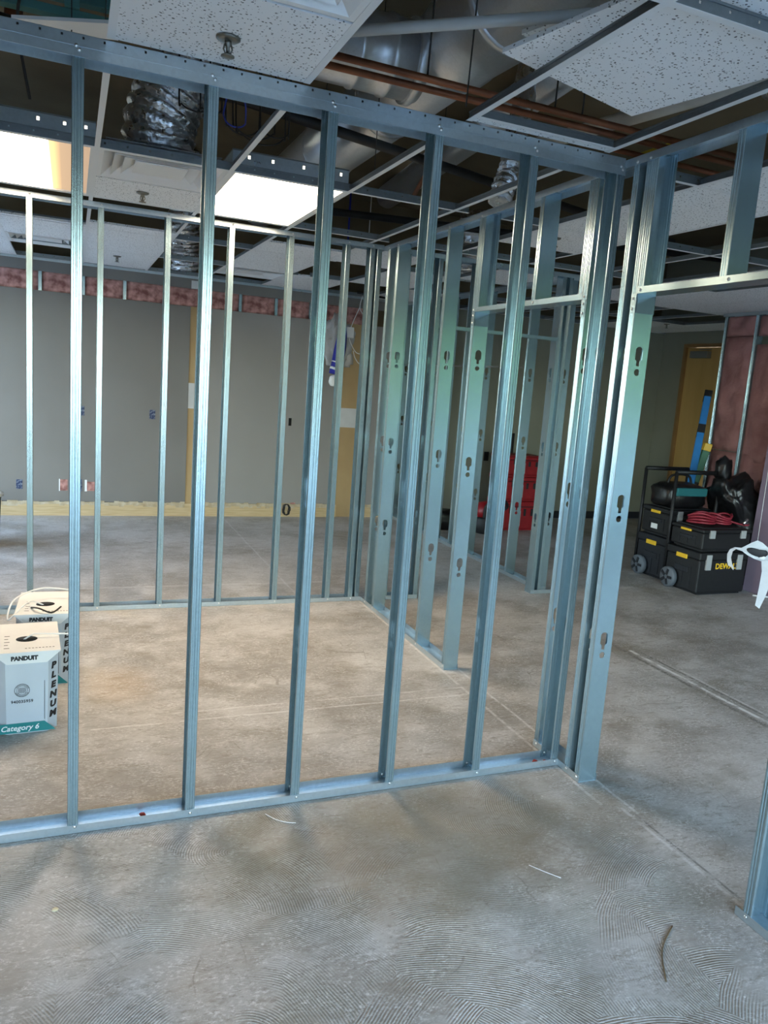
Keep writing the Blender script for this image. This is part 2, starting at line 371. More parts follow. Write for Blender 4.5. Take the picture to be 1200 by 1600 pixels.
def emis(name, col, s):
    m = bpy.data.materials.new(name); m.use_nodes = True; nt = m.node_tree; nt.nodes.clear()
    o = nt.nodes.new('ShaderNodeOutputMaterial'); e = nt.nodes.new('ShaderNodeEmission'); e.inputs[0].default_value = (*col, 1); e.inputs[1].default_value = s
    nt.links.new(e.outputs[0], o.inputs[0]); return m
M_lamp = emis('lit_lamp_lens', LAMP_COL, LAMP)
M_tubeglow = emis('lamp_tube_glow', (1, .9, .75), 4.0)
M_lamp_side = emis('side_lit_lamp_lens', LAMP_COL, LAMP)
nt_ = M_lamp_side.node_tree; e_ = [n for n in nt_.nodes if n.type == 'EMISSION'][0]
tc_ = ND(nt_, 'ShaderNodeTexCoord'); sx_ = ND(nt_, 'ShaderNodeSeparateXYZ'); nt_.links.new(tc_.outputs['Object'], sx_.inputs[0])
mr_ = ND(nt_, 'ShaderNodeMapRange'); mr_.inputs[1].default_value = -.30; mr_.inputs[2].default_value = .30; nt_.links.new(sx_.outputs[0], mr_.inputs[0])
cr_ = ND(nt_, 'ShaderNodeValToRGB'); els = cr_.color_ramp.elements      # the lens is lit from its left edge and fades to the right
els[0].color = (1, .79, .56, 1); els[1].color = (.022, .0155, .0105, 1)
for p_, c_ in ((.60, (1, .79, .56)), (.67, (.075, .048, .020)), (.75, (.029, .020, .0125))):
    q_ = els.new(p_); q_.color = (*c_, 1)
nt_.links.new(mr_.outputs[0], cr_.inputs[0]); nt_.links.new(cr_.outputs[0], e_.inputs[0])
def glass():
    m = bpy.data.materials.new('window_glass'); m.use_nodes = True; nt = m.node_tree; nt.nodes.clear()
    o = nt.nodes.new('ShaderNodeOutputMaterial'); t = nt.nodes.new('ShaderNodeBsdfTransparent'); g = nt.nodes.new('ShaderNodeBsdfGlossy'); x = nt.nodes.new('ShaderNodeMixShader')
    t.inputs[0].default_value = (.93, .96, .95, 1); g.inputs['Roughness'].default_value = .02; x.inputs[0].default_value = .06
    nt.links.new(t.outputs[0], x.inputs[1]); nt.links.new(g.outputs[0], x.inputs[2]); nt.links.new(x.outputs[0], o.inputs[0]); return m
M_glass = glass()

# ---------------------------------------------------------------- the setting
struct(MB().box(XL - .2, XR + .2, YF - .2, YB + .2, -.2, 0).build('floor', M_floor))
struct(MB().box(XL - .2, XR + .2, YF - .2, YB + .2, ZD, ZD + .2).build('ceiling', M_deck))
LW = (4.0, 6.0)
lw = MB(); lw.box(XL - .2, XL, YF, LW[0], 0, ZD); lw.box(XL - .2, XL, LW[1], YB, 0, ZD); lw.box(XL - .2, XL, LW[0], LW[1], 0, WZ0); lw.box(XL - .2, XL, LW[0], LW[1], WZ1, ZD)
struct(lw.build('wall_left', M_paint_grey))

# front wall behind the camera, with four tall windows
fw = MB(); xs = [XL] + [q for w in WIN for q in w] + [XR]
for i in range(0, len(xs), 2): fw.box(xs[i], xs[i + 1], YF - .2, YF, 0, ZD)
for a, b in WIN:
    fw.box(a, b, YF - .2, YF, 0, WZ0); fw.box(a, b, YF - .2, YF, WZ1, ZD)
struct(fw.build('wall_front', M_paint_grey))
for i, (a, b) in enumerate(WIN + [LW]):
    w = struct(link('window_%d' % (i + 1), None, None, ((a + b) / 2, YF - .1, WZ0) if i < 4 else (XL - .1, (a + b) / 2, WZ0), (0, 0, 0 if i < 4 else PI / 2)))
    hw = (b - a) / 2; H = WZ1 - WZ0; f = MB()
    f.box(-hw, -hw + .05, -.04, .04, 0, H); f.box(hw - .05, hw, -.04, .04, 0, H); f.box(-hw + .05, hw - .05, -.04, .04, 0, .05); f.box(-hw + .05, hw - .05, -.04, .04, H - .05, H)
    f.build('window_frame', M_closer, w)
    MB().box(-hw + .05, hw - .05, -.004, .004, .05, H - .05).build('pane', M_glass, w)
# outside: asphalt, a bank of trees (only ever seen reflected in the steel)
M_asphalt = noisy('asphalt', (.038, .060, .078), (.052, .078, .098), 2, .6)
M_leaf = noisy('foliage', (.032, .080, .020), (.065, .135, .040), 3, .8, 0, .5)
M_pave = noisy('pavement', (.17, .22, .27), (.22, .275, .325), 2, .8)
gd = MB(); gd.box(-40, 4.6, -45, YF - .21, -.3, -.1); gd.box(-40, XL - .21, YF - .2, 30, -.3, -.1); struct(gd.build('ground', M_pave))
struct(MB().box(4.6, 60, -45, YF - .21, -.3, -.12).build('street', M_asphalt))
tr = MB()
bm = bmesh.new()
for i in range(9, 24):
    mt = Matrix.Translation((-22 + i * 3.1 + random.uniform(-.6, .6), -17 + random.uniform(-1.2, 1.2), 3.4 + random.uniform(-.4, .9))) @ Matrix.Diagonal((2.6, 1.9, random.uniform(2.4, 3.6), 1))
    b2 = bmesh.new(); bmesh.ops.create_icosphere(b2, subdivisions=3, radius=1)
    for v in b2.verts: v.co *= 1 + .35 * noise.noise(v.co * 2.3 + Vector((i * 7, 0, 0)))
    tr.bm(b2, mt)
tr2 = tr.build('hedge', M_leaf); struct(tr2)

# back wall: drywall with an open strip of insulation near the top
wallb = struct(link('wall_back', None, None, (0, 0, 0)))
g = YB
MB().box(XL, 1.205, g, g + .016, .15, 2.325).build('drywall_panel', M_paint_grey, wallb)
M_paint2 = noisy('lighter_grey_paint', (.285, .265, .24), (.31, .29, .265), 1.6, .62, 0, .05, 60)
MB().box(1.27, 2.985, g, g + .016, .14, 2.325).build('drywall_panel', M_paint2, wallb)
MB().box(3.33, 3.72, g, g + .016, .14, 2.325).build('drywall_panel', M_paint2, wallb)
MB().box(3.81, XR, g, g + .016, .0, 2.70).build('drywall_panel', M_olive, wallb)
MB().box(1.205, 1.27, g + .006, g + .016, .0, 2.325).build('backing_strip', M_tan, wallb)
MB().box(1.20, 1.275, g + .002, g + .010, 1.22, 1.50).build('mud_patch', M_mud, wallb)
MB().box(2.985, 3.33, g + .004, g + .016, 0, 2.325).build('backing_strip', M_tan, wallb)
MB().box(2.99, 3.325, g, g + .008, 1.10, 1.33).build('mud_patch', M_mud, wallb)
MB().box(XL, 3.72, g, g + .016, 2.515, 2.62).build('drywall_strip', M_paint_grey, wallb)
MB().box(1.205, 1.36, g - .001, g, 2.515, 2.60).build('mud_patch', M_mud, wallb)
MB().box(XL, XR, g + .115, g + .2, 0, ZD).build('backing', M_deck, wallb)
MB().box(XL, 3.72, g + .016, g + .1, 2.60, 2.66).build('plate', M_track, wallb)
sm = MB(); sm.box(0, .032, 0, .09, 0, 2.6)
sme = sm.mesh('stud', M_galv)
k = 0; x = -1.93
xs_ = []
while x < 3.7:
    link('stud', sme, wallb, (x, g + .012, 0)); xs_.append(x); x += .4064
def batt(w, h, d, seed, mat, nx=12, nz=5, name='insulation_batt'):
    vs = []; fs = []
    for j in range(nz + 1):
        for i in range(nx + 1):
            u = i / nx; v = j / nz; e = min(1, 5 * min(u, 1 - u, 1)) * min(1, 6 * min(v, 1 - v) + .3)
            vs.append((u * w, -d * e * (.6 + .9 * noise.noise(Vector((u * w * 7 + seed, v * h * 9, seed)))), v * h))
    n1 = nx + 1
    for j in range(nz):
        for i in range(nx): fs.append((j * n1 + i, j * n1 + i + 1, (j + 1) * n1 + i + 1, (j + 1) * n1 + i))
    o = len(vs); vs += [(0, .06, 0), (w, .06, 0), (w, .06, h), (0, .06, h)]
    fs += [tuple(range(0, n1)) + (o + 1, o), tuple(nz * n1 + i for i in range(nx, -1, -1)) + (o + 3, o + 2), tuple(j * n1 for j in range(nz, -1, -1)) + (o, o + 3), tuple(j * n1 + nx for j in range(nz + 1)) + (o + 2, o + 1), (o, o + 1, o + 2, o + 3)]
    m = MB(); m.add(vs, fs, True); return m.mesh(name, mat)
for i, x in enumerate(xs_[:-1]):
    link('insulation_batt', batt(.37, .21, .018, i * 3.1, M_insul), wallb, (x + .035, g + .03, 2.315))
# outlet cut-outs in the back wall
def outlet(x, z, w=.06, h=.10, m=None):
    b = MB(); b.box(-w / 2, w / 2, -.002, .001, -h / 2, h / 2); b.box(-w / 2 + .008, w / 2 - .008, -.006, -.002, -h / 2 + .01, h / 2 - .01)
    b.build('outlet_box', m or M_boxblue, wallb, (x, g, z))
outlet(-.485, .33); outlet(.11, 1.13); outlet(.83, 1.13); outlet(2.375, 1.13, .035, .09, M_void)
outlet(.06, .33, .13, .13); MB().box(-.10, -.02, g - .003, g, .27, .39).build('cut_out', M_insul, wallb); MB().box(.17, .27, g - .003, g, .27, .37).build('cut_out', M_insul, wallb)
MB().box(-.105, -.095, g - .005, g, .265, .395).build('cut_edge', M_white, wallb)
MB().box(.15, .172, g - .005, g, .265, .39).build('cut_edge', M_white, wallb)
outlet(5.03, .82, .07, .12, M_void); outlet(2.46, .12, .06, .10, M_insul)
for a, b in ((XL, .45), (.45, 1.24), (1.24, 3.0), (3.33, 3.72)):
    struct(MB().box(a, b, g - .018, g + .004, 0, .145).build('baseboard_back', M_pine))
tp = MB()   # ragged torn paper edge above the raw board
for a, b in ((XL, 1.2), (1.27, 2.98), (3.33, 3.7)):
    n = int((b - a) / .05)
    for i in range(n):
        x0 = a + (b - a) * i / n; x1 = a + (b - a) * (i + 1) / n
        tp.box(x0, x1, g - .020, g, .128 - random.uniform(0, .03), .150 + random.uniform(-.004, .014))
struct(tp.build('trim_1', M_torn))
struct(MB().box(3.81, XR, g - .012, g, 0, .10).build('baseboard_back', M_darkpl))

# far right wall with a timber door
struct(MB().box(XR, XR + .2, YF, 5.0, 0, ZD).build('wall_right', M_olive))
struct(MB().box(XR, XR + .2, 5.86, YB + .2, 0, ZD).build('wall_right', M_olive))
struct(MB().box(XR, XR + .2, 5.0, 5.86, 2.50, ZD).build('wall_right', M_olive))
dr = struct(link('door_1', None, None, (XR, 5.43, 0)))
MB().box(.03, .075, -.39, .39, .01, 2.45).build('door_leaf', M_wood, dr)
f = MB(); f.box(-.015, .1, -.43, -.39, 0, 2.5); f.box(-.015, .1, .39, .43, 0, 2.5); f.box(-.015, .1, -.39, .39, 2.455, 2.5); f.build('door_frame', M_frame, dr)
cl = MB(); cl.bbox(-.045, .03, -.05, .27, 2.31, 2.40, .006); cl.box(-.03, -.015, -.1, .12, 2.415, 2.425); cl.build('door_closer', M_closer, dr)
MB().bbox(-.03, .03, -.36, -.30, .98, 1.08, .008).build('door_handle', M_closer, dr)

# ---------------------------------------------------------------- steel framing
DEP, FL, LIP, T = .0921, .0350, .0080, .0010
def knock(zc):
    """keyhole service hole: a slot that narrows downwards and a round hole below (u across, v up)"""
    c = DEP / 2; out = []
    w = .0190; top = zc + .045; mid = zc - .005; low = zc - .032
    for k in range(9):
        a = PI * k / 8; out.append((c + w * math.cos(a), top - w + w * math.sin(a)))
    out += [(c - w, mid), (c - .008, mid - .006), (c - .008, low), (c + .008, low), (c + .008, mid - .006), (c + w, mid)]
    rd = [(c + .0140 * math.cos(2 * PI * k / 12), zc - .057 + .0140 * math.sin(2 * PI * k / 12)) for k in range(12)]
    return [out, rd]
def stud_mesh(z0, z1, holes=(), fl=FL):
    m = MB()
    hs = [q for zc in holes if z0 + .1 < zc < z1 - .1 for q in knock(zc)]
    m.plate([(.0018, z0), (DEP - .0018, z0), (DEP - .0018, z1), (.0018, z1)], hs, T, lambda u, v, w: (-w, u, v))
    for s in (0, 1):
        Y = (lambda d: d) if s == 0 else (lambda d: DEP - d)
        g_ = .0022
        prof = [(0, .0018), (-.0018, 0), (-fl * .24, 0), (-fl * .28, g_), (-fl * .44, g_), (-fl * .48, 0), (-fl * .54, 0), (-fl * .58, g_), (-fl * .74, g_), (-fl * .78, 0), (-fl + .0022, 0), (-fl, .0022), (-fl, LIP)]
        inn = [(p[0] + (T if i >= len(prof) - 2 else T * .5 if i == len(prof) - 3 else 0) - (T if i == 0 else 0), p[1] + (T if i < len(prof) - 1 else 0)) for i, p in enumerate(prof)]
        n = len(prof); vs = []
        for z in (z0, z1): vs += [(p[0], Y(p[1]), z) for p in prof] + [(p[0], Y(p[1]), z) for p in inn]
        fs = []; q = 2 * n
        for i in range(n - 1):
            fs += [(i, i + 1, q + i + 1, q + i), (n + i, q + n + i, q + n + i + 1, n + i + 1), (i, n + i, n + i + 1, i + 1), (q + i, q + i + 1, q + n + i + 1, q + n + i)]
        fs += [(n - 1, q + n - 1, q + 2 * n - 1, 2 * n - 1), (0, n, q + n, q)]
        m.add(vs, fs)
    return m.mesh('stud', M_galv)
HOLES = (.643, 1.24, 1.845)
ZA, ZT = 2.603, 2.638          # underside face of the near top track, and of the others
st_A = stud_mesh(.002, ZA - .004, HOLES); st_B = stud_mesh(.002, ZT - .012, HOLES); st_D = st_B
st_cr = stud_mesh(2.098, ZT - .012)
LEG = .032
def track_mb(x0, x1, z, up=True, leg=LEG, y0=-.0012, y1=DEP + .0012):
    m = MB(); s = 1 if up else -1
    m.box(x0, x1, y0, y1, min(z, z + s * T), max(z, z + s * T))
    m.box(x0, x1, y0, y0 + T, min(z, z + s * leg), max(z, z + s * leg)); m.box(x0, x1, y1 - T, y1, min(z, z + s * leg), max(z, z + s * leg)); return m
def screws(mb, pts, nrm):
    n = Vector(nrm)
    for p in pts:
        M_ = Matrix.Translation(Vector(p)) @ n.to_track_quat('Z', 'Y').to_matrix().to_4x4()
        mb.lathe([(.0062, 0), (.0058, .0018), (.0038, .0034), (.001, .0040)], 8, M_)

def partition(label, loc, rz):
    return thing('stud_partition', label, 'wall framing', loc, rz)

# near partition, across the view (studs open to the left)
PA = partition('nearest galvanized steel stud partition, standing across the whole foreground', (0, 0, 0), 0)
Xs = [-.8128, -.4064, .0006, .4066, .8125, 1.217, 1.625, 2.033]
for x in Xs: link('stud', st_A, PA, (x + FL, 0, 0))
track_mb(-1.4, 2.0668, .0005).build('bottom_track', M_track, PA)
tk = track_mb(-1.4, 2.0668, ZA, False); tk.box(-1.4, 2.0668, -.0030, -.0012, ZA - LEG, ZA - LEG + .0022); tk.box(-1.4, 2.0668, -.0024, -.0012, ZA - .0025, ZA); tk.build('top_track', M_track, PA)
sl = MB(); sl.plate([(-1.4, ZA - .02), (2.0668, ZA - .02), (2.0668, ZT), (-1.4, ZT)],
    [[(xx, ZT - .014), (xx + .006, ZT - .014), (xx + .006, ZT - .007), (xx, ZT - .007)] for xx in [(-1.35 + .06 * i) for i in range(56)]], T, lambda u, v, w: (u, .0045 + w, v))
sl.box(-1.4, 2.0668, .0045, DEP, ZT - T, ZT); sl.box(-1.4, 2.0668, DEP - T, DEP, ZA, ZT)
sl.build('slip_track', M_track, PA)
sc = MB()
screws(sc, [(x + FL * (.55 if i % 2 else .7), -.0012, .018 + .004 * (i % 3)) for i, x in enumerate(Xs)] + [(x + FL * .6, -.0012, ZA - .012) for x in Xs] + [(x + FL * .35, -.0012, ZA - .001) for x in Xs[2:]], (0, -1, 0))
screws(sc, [(x + FL * .6, DEP - .0012 - T, .02) for x in Xs], (0, -1, 0))
tag(sc.build('screws', M_screw, PA), kind='stuff')

# long partition running away from the camera on the right, with two door openings
XB = 2.068
PB = partition('long steel stud partition with two doorway openings running away on the right', (XB, 0, 0), 0)
def bst(y, flip=False, me=None):     # web towards the camera, flanges away; flip turns it round
    return link('stud', me or st_B, PB, (0, y, 0), (0, 0, -PI / 2)) if not flip else link('stud', me or st_B, PB, (DEP, y, 0), (0, 0, PI / 2))
for y in (-.165, -.088, 1.222, 1.63, 2.035, 2.44, 2.600): bst(y)
for y in (-1.10, .205, -1.52, -1.92): bst(y, True)
for y, fl_ in ((.600, False), (-.632, False), (-.1665, True), (1.2205, True), (-1.0985, False), (.2065, False)): tag(bst(y, fl_, st_cr), None).name = 'cripple_stud'
def btrack(a, b, z, up=True, leg=LEG): return track_mb(a, b, z, up, leg)
R90 = (0, 0, PI / 2)
for a, b in ((-2.4, -1.07), (-.168, .21), (1.219, 2.72)): btrack(a, b, .0005).build('bottom_track', M_track, PB, (DEP, 0, 0), R90)
btrack(-2.4, 2.8, ZT - .008, False).build('top_track', M_track, PB, (DEP, 0, 0), R90)
for a, b in ((.206, 1.2215), (-1.0995, -.1655)):
    h = btrack(a, b, 2.094, True, .026)
    for e, s in ((a, -1), (b, 1)):                       # end tabs folded down over the jambs
        q_ = -.0006 * s; h.hull8([(e + q_ * 9, .003, 2.02), (e + q_ * 11, .003, 2.02), (e + q_ * 11, DEP - .003, 2.02), (e + q_ * 9, DEP - .003, 2.02)], [(e + q_, .003, 2.094), (e + q_ * 3, .003, 2.094), (e + q_ * 3, DEP - .003, 2.094), (e + q_, DEP - .003, 2.094)])
        for yy in (-.0022, DEP + .0012): h.box(min(e, e + s * .028), max(e, e + s * .028), yy, yy + T, 2.02, 2.094)
    h.build('header', M_galv, PB, (DEP, 0, 0), R90)
sc = MB(); pts = []
for y in (-.15, -.07, .18, 1.235, 1.645, 2.05, 2.455, 2.62, -1.115): pts += [(-.0014, y, .02), (-.0014, y - .003, ZT - .03)]
for y in (-.15, 1.236, .19, -1.115): pts += [(-.0026, y, 2.075), (-.0026, y, 2.035), (-.0016, y - .035 if y in (-.15,) else y, 2.106)]
pts += [(-.0016, -.645, 2.107), (-.0016, .615, 2.107)]
screws(sc, pts, (-1, 0, 0)); tag(sc.build('screws', M_screw, PB), kind='stuff')
rp = MB()

# partition at the back of the framed room, carrying on past the long partition as a doorway
YD = 2.72
PD = partition('far steel stud partition closing the back of the framed room, with doorway at its right end', (0, YD, 0), 0)
for x in (-1.876, -1.470, -1.063, -.657, -.251, .155, .561, .968, 1.374, 1.781): link('stud', st_D, PD, (x + FL, 0, 0))
for x, s in ((1.965, 1), (2.018, 1), (2.25, 1), (2.51, 1)): link('stud', st_D, PD, (x + FL, 0, 0))
link('stud', st_D, PD, (3.60, DEP, 0), (0, 0, PI)); link('stud', st_D, PD, (3.70, 0, 0)); 
for a, b in ((-1.95, 2.066), (2.162, 2.546), (3.598, 3.81)): track_mb(a, b, .0005).build('bottom_track', M_track, PD)
track_mb(-1.95, 2.066, ZT, False).build('top_track', M_track, PD)
track_mb(2.162, 3.81, ZT, False).build('top_track', M_track, PD)
h = track_mb(2.546, 3.60, 2.105, True, .026); h.box(2.545, 2.547, .003, DEP - .003, 2.03, 2.105); h.box(3.599, 3.601, .003, DEP - .003, 2.03, 2.105); h.build('header', M_galv, PD)
for x in (2.86, 3.26): link('cripple_stud', st_cr, PD, (x, 0, .01))
sc = MB(); screws(sc, [(x + FL * .6, -.0012, z) for x in (-1.063, -.657, -.251, .155, .561, .968, 1.374, 1.781, 1.965) for z in (.02, ZT - .015)], (0, -1, 0)); tag(sc.build('screws', M_screw, PD), kind='stuff')

# corridor partition behind that doorway
XF = 3.72
PF = partition('dim steel stud partition beyond the doorway, running back beside the red tool stack', (XF, 0, 0), 0)
for y in (2.815, 3.35, 3.76, 4.165, 4.57, 4.98, 5.385, 5.79, 6.22): link('stud', st_B, PF, (0, y, 0), (0, 0, -PI / 2))
track_mb(2.812, 6.29, .0005).build('bottom_track', M_track, PF, (DEP, 0, 0), R90)
track_mb(2.812, 6.29, ZT - .002, False).build('top_track', M_track, PF, (DEP, 0, 0), R90)
rail = MB(); rail.box(3.36, 6.28, .055, .062, 1.893, 1.908); rail.build('rail', M_closer, PF, (DEP, 0, 0), R90)

# insulated stud wall on the right
XP = 6.2
PP = thing('insulated_partition', 'open stud wall filled with sagging pink insulation batts behind the black bags', 'wall framing', (XP, 0, 0))
ys = [3.60 - .4064 * i for i in range(6)]
for y in ys: link('stud', st_B, PP, (0, y, 0), (0, 0, -PI / 2))
track_mb(1.5, 3.66, .0005).build('bottom_track', M_track, PP, (DEP, 0, 0), R90)
track_mb(1.5, 3.66, ZT - .002, False).build('top_track', M_track, PP, (DEP, 0, 0), R90)
for i, y in enumerate(ys[:-1]):
    for z0, z1 in ((.03, 1.24), (1.25, 2.40), (2.405, 2.60)):
        me = batt(.40, z1 - z0, .055, i * 5.3 + z0, M_insul2, 14, 20)
        link('insulation_batt', me, PP, (.018 + .012 * (i % 2), y + .0, z0 - .08 * (i % 2) * (z0 > 1 and z0 < 2)), (0, 0, -PI / 2))

# ---------------------------------------------------------------- suspended ceiling
CX = [.110 + .61730 * i for i in range(-5, 13)]
CY = [.150 + 1.22 * i for i in range(-3, 6)]
GR = thing('ceiling_grid', 'white suspended ceiling grid with many of its tiles missing', 'ceiling grid', (0, 0, ZC))
def tee_mesh(L, name, h=.038, mat=M_tee):
    m = MB(); m.box(0, L, -.012, .012, 0, .0010); return m
web_cache = {}
def tee(x, y, L, along_y, name, h):
    key = (round(L, 4), h)
    if key not in web_cache:
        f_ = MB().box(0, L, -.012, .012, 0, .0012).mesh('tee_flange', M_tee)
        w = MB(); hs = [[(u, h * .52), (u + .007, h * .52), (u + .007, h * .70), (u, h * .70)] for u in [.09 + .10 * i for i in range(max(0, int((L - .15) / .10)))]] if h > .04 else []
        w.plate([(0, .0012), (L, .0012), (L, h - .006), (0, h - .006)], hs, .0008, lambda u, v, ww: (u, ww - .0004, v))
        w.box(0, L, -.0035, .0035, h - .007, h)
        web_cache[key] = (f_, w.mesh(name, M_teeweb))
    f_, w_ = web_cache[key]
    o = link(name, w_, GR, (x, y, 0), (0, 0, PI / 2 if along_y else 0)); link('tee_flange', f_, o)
    return o
def hidden_x(x): return False
for yy in CY:
    if yy < -2: continue
    if abs(yy - .15) < .01:
        tee(-1.95, yy + .002, 4.0, False, 'main_tee', .042); tee(2.18, yy, 5.5, False, 'main_tee', .042)
    elif abs(yy - 2.59) < .01:
        tee(-1.95, yy, 4.0, False, 'main_tee', .042); tee(2.18, yy, 5.5, False, 'main_tee', .042)
    else:
        tee(-1.95, yy, 4.0, False, 'main_tee', .042); tee(2.17, yy, 5.5, False, 'main_tee', .042)
for i, x in enumerate(CX):
    for j in range(len(CY) - 1):
        if CY[j] < -2.5 or x > 7.6 or x < -1.95: continue
        a, b = CY[j] + .012, CY[j + 1] - .012
        if abs(CY[j] + 1.07) < .01 and x < 2.0: b = -.006
        if abs(CY[j] - .15) < .01: pass
        tee(x, a, b - a, True, 'cross_tee', .032)
tee(1.357, -.06, .594, False, 'cross_tee', .032)   # short tee by the near track
# tiles: column index -> by left tee
def tile(c, y0, y1, x0=None, x1=None, dz=0., name='ceiling_tile'):
    a = (CX[c] if x0 is None else x0) + .006; b = (CX[c + 1] if x1 is None else x1) - .006
    m = MB(); m.box(0, b - a, 0, y1 - y0 - .012, 0, .015)
    return m.build(name, M_tile, GR, (a, y0 + .006, .0016 + dz))
c0 = 4     # CX[4] = -.507
def col(k): return k + 4
# CX: [0]=-2.977 ... [4]=-.507 [5]=.110 [6]=.727 [7]=1.345 [8]=1.962 [9]=2.579 [10]=3.197 [11]=3.814 [12]=4.431 [13]=5.049 [14]=5.666 [15]=6.283 [16]=6.90 [17]=7.518
tile(5, -.52, .002)                                           # near tile with the sprinkler
tile(7, -.048, -.003)                                          # filler strip by the track
tile(5, 2.0, 2.59)
tile(4, 3.72, 3.80); tile(4, 3.81, 4.66); 
tile(5, 3.55, 3.81); tile(5, 3.81, 5.03); tile(5, 5.03, 6.2)
tile(3, 3.81, 5.03); tile(3, 5.03, 6.25)
tile(6, 5.03, 5.6, dz=.0) if False else None
tile(7, 3.81, 5.03); tile(7, 3.3, 3.81)
tile(8, 2.95, 3.81); tile(8, 5.03, 6.25)
tile(9, 3.81, 5.03); tile(9, .15, 1.37); tile(9, -1.07, .15); tile(10, 2.9, 3.81); tile(9, 1.37, 2.0)
tile(10, 5.03, 6.25)
for c in (12, 13, 14): tile(c, 2.59, 3.81)
for c in (13, 14): tile(c, 1.37, 2.59)
for c in (12, 13): tile(c, -1.07, .15)
for c in (15, 16): tile(c, 5.03, 6.25)
tile(16, 3.81, 5.03)
# soffit beam in the right-hand room
bs = MB(); bs.box(4.9, 7.6, 1.55, 1.85, 2.45, 2.635)

# loose tile lying across the grid
lt = MB(); lt.bbox(0, .625, -1.2, 0, 0, .016, .001)
tag(lt.build('loose_ceiling_tile', M_tile, None, (1.222, -.455, 2.698), (0.0, .048, .22)), 'loose speckled ceiling tile lying crooked on top of the grid, upper right', 'ceiling tile')
sh = MB(); sh.bbox(0, .17, 0, .14, 0, .016, .001)
tag(sh.build('tile_offcut', M_tile, None, (1.45, -.36, 2.872), (.0, .0, .3)), 'small broken speckled tile piece in the plenum beside the big round duct', 'ceiling tile')

# air diffusers
def diffuser(x0, x1, y0, y1, label):
    d = thing('air_diffuser', label, 'air vent', ((x0 + x1) / 2, (y0 + y1) / 2, ZC), 0, 'square ceiling air diffusers')
    hx, hy = (x1 - x0) / 2 - .008, (y1 - y0) / 2 - .008
    def ring(s0, z0, s1, z1, nm, mat=M_white):
        m = MB(); a = [(-hx * s0, -hy * s0, z0), (hx * s0, -hy * s0, z0), (hx * s0, hy * s0, z0), (-hx * s0, hy * s0, z0)]; b = [(-hx * s1, -hy * s1, z1), (hx * s1, -hy * s1, z1), (hx * s1, hy * s1, z1), (-hx * s1, hy * s1, z1)]
        v = a + b + [(p[0], p[1], p[2] + .0015) for p in a + b]
        fs = []
        for i in range(4):
            j = (i + 1) % 4; fs += [(i, j, 4 + j, 4 + i), (8 + i, 12 + i, 12 + j, 8 + j), (i, 8 + i, 8 + j, j), (4 + i, 4 + j, 12 + j, 12 + i)]
        m.add(v, fs); return m.build(nm, mat, d)
    ring(1.0, .0016, .92, .0018, 'frame'); ring(.92, .0018, .72, .055, 'blade'); ring(.76, .004, .56, .055, 'blade'); ring(.60, .008, .40, .05, 'blade')
    MB().bbox(-hx * .42, hx * .42, -hy * .42, hy * .42, .010, .016, .002).build('centre_plate', M_white, d)
    nk = MB(); nk.lathe([(.15, .055), (.15, .10)], 20); nk.box(-hx * .9, hx * .9, -hy * .9, hy * .9, .062, .064); nk.build('collar', M_duct, d)
diffuser(.110, .727, 1.37, 2.0, 'white square air diffuser under the crumpled foil duct')
diffuser(.110, .727, -1.07, -.52, 'white square air diffuser beside the nearest ceiling tile, at top edge')
diffuser(-.507, .110, 4.66, 5.25, 'white square air diffuser seen at far left beyond the back studs')
diffuser(1.345, 1.962, 5.10, 5.7, 'small far white air diffuser right of the distant hanging foil duct')

# lit ceiling panels
def lamp(c, full, label):
    x0, x1, y0, y1 = CX[c] + .006, CX[c + 1] - .006, 1.377, 2.583
    l = thing('ceiling_light', label, 'ceiling light', ((x0 + x1) / 2, (y0 + y1) / 2, ZC)); hx, hy = (x1 - x0) / 2, (y1 - y0) / 2
    fr = MB(); w = .022
    for a in ((-hx, -hx + w, -hy, hy), (hx - w, hx, -hy, hy), (-hx + w, hx - w, -hy, -hy + w), (-hx + w, hx - w, hy - w, hy)): fr.box(a[0], a[1], a[2], a[3], .0016, .012)
    fr.build('frame', M_white, l)
    MB().box(-hx, hx, -hy, hy, .105, .112).build('housing', M_closer, l)
    MB().tube([(-hx + .02, -hy + .03, .082), (hx - .02, -hy + .03, .082)], .012, 8).build('lamp_tube', M_tubeglow, l)
    ht = MB(); ht.box(-hx, -hx + .002, -hy, hy, .012, .105); ht.box(hx - .002, hx, -hy, hy, .012, .105); ht.box(-hx, hx, hy - .002, hy, .012, .105); ht.build('housing_side', M_track, l)
    hf = MB(); hf.box(-hx, hx, -hy, -hy + .002, .012, .056)
    hf.plate([(-hx, .056), (hx, .056), (hx, .105), (-hx, .105)], [[(u - .006, .074), (u + .006, .074), (u + .006, .090), (u - .006, .090)] for u in (-.22, -.10, .06, .17, .26)], .0015, lambda u, v, ww: (u, -hy + .001 + ww, v)); hf.build('housing_side', M_track, l)
    if full:
        MB().box(-hx + w, hx - w, -hy + w, hy - w, .010, .013).build('diffuser', M_lamp, l)
    else:
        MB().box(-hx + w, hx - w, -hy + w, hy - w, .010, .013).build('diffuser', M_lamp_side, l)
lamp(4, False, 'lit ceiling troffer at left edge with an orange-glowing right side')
lamp(6, True, 'fully lit white ceiling panel in the middle of the framed room')

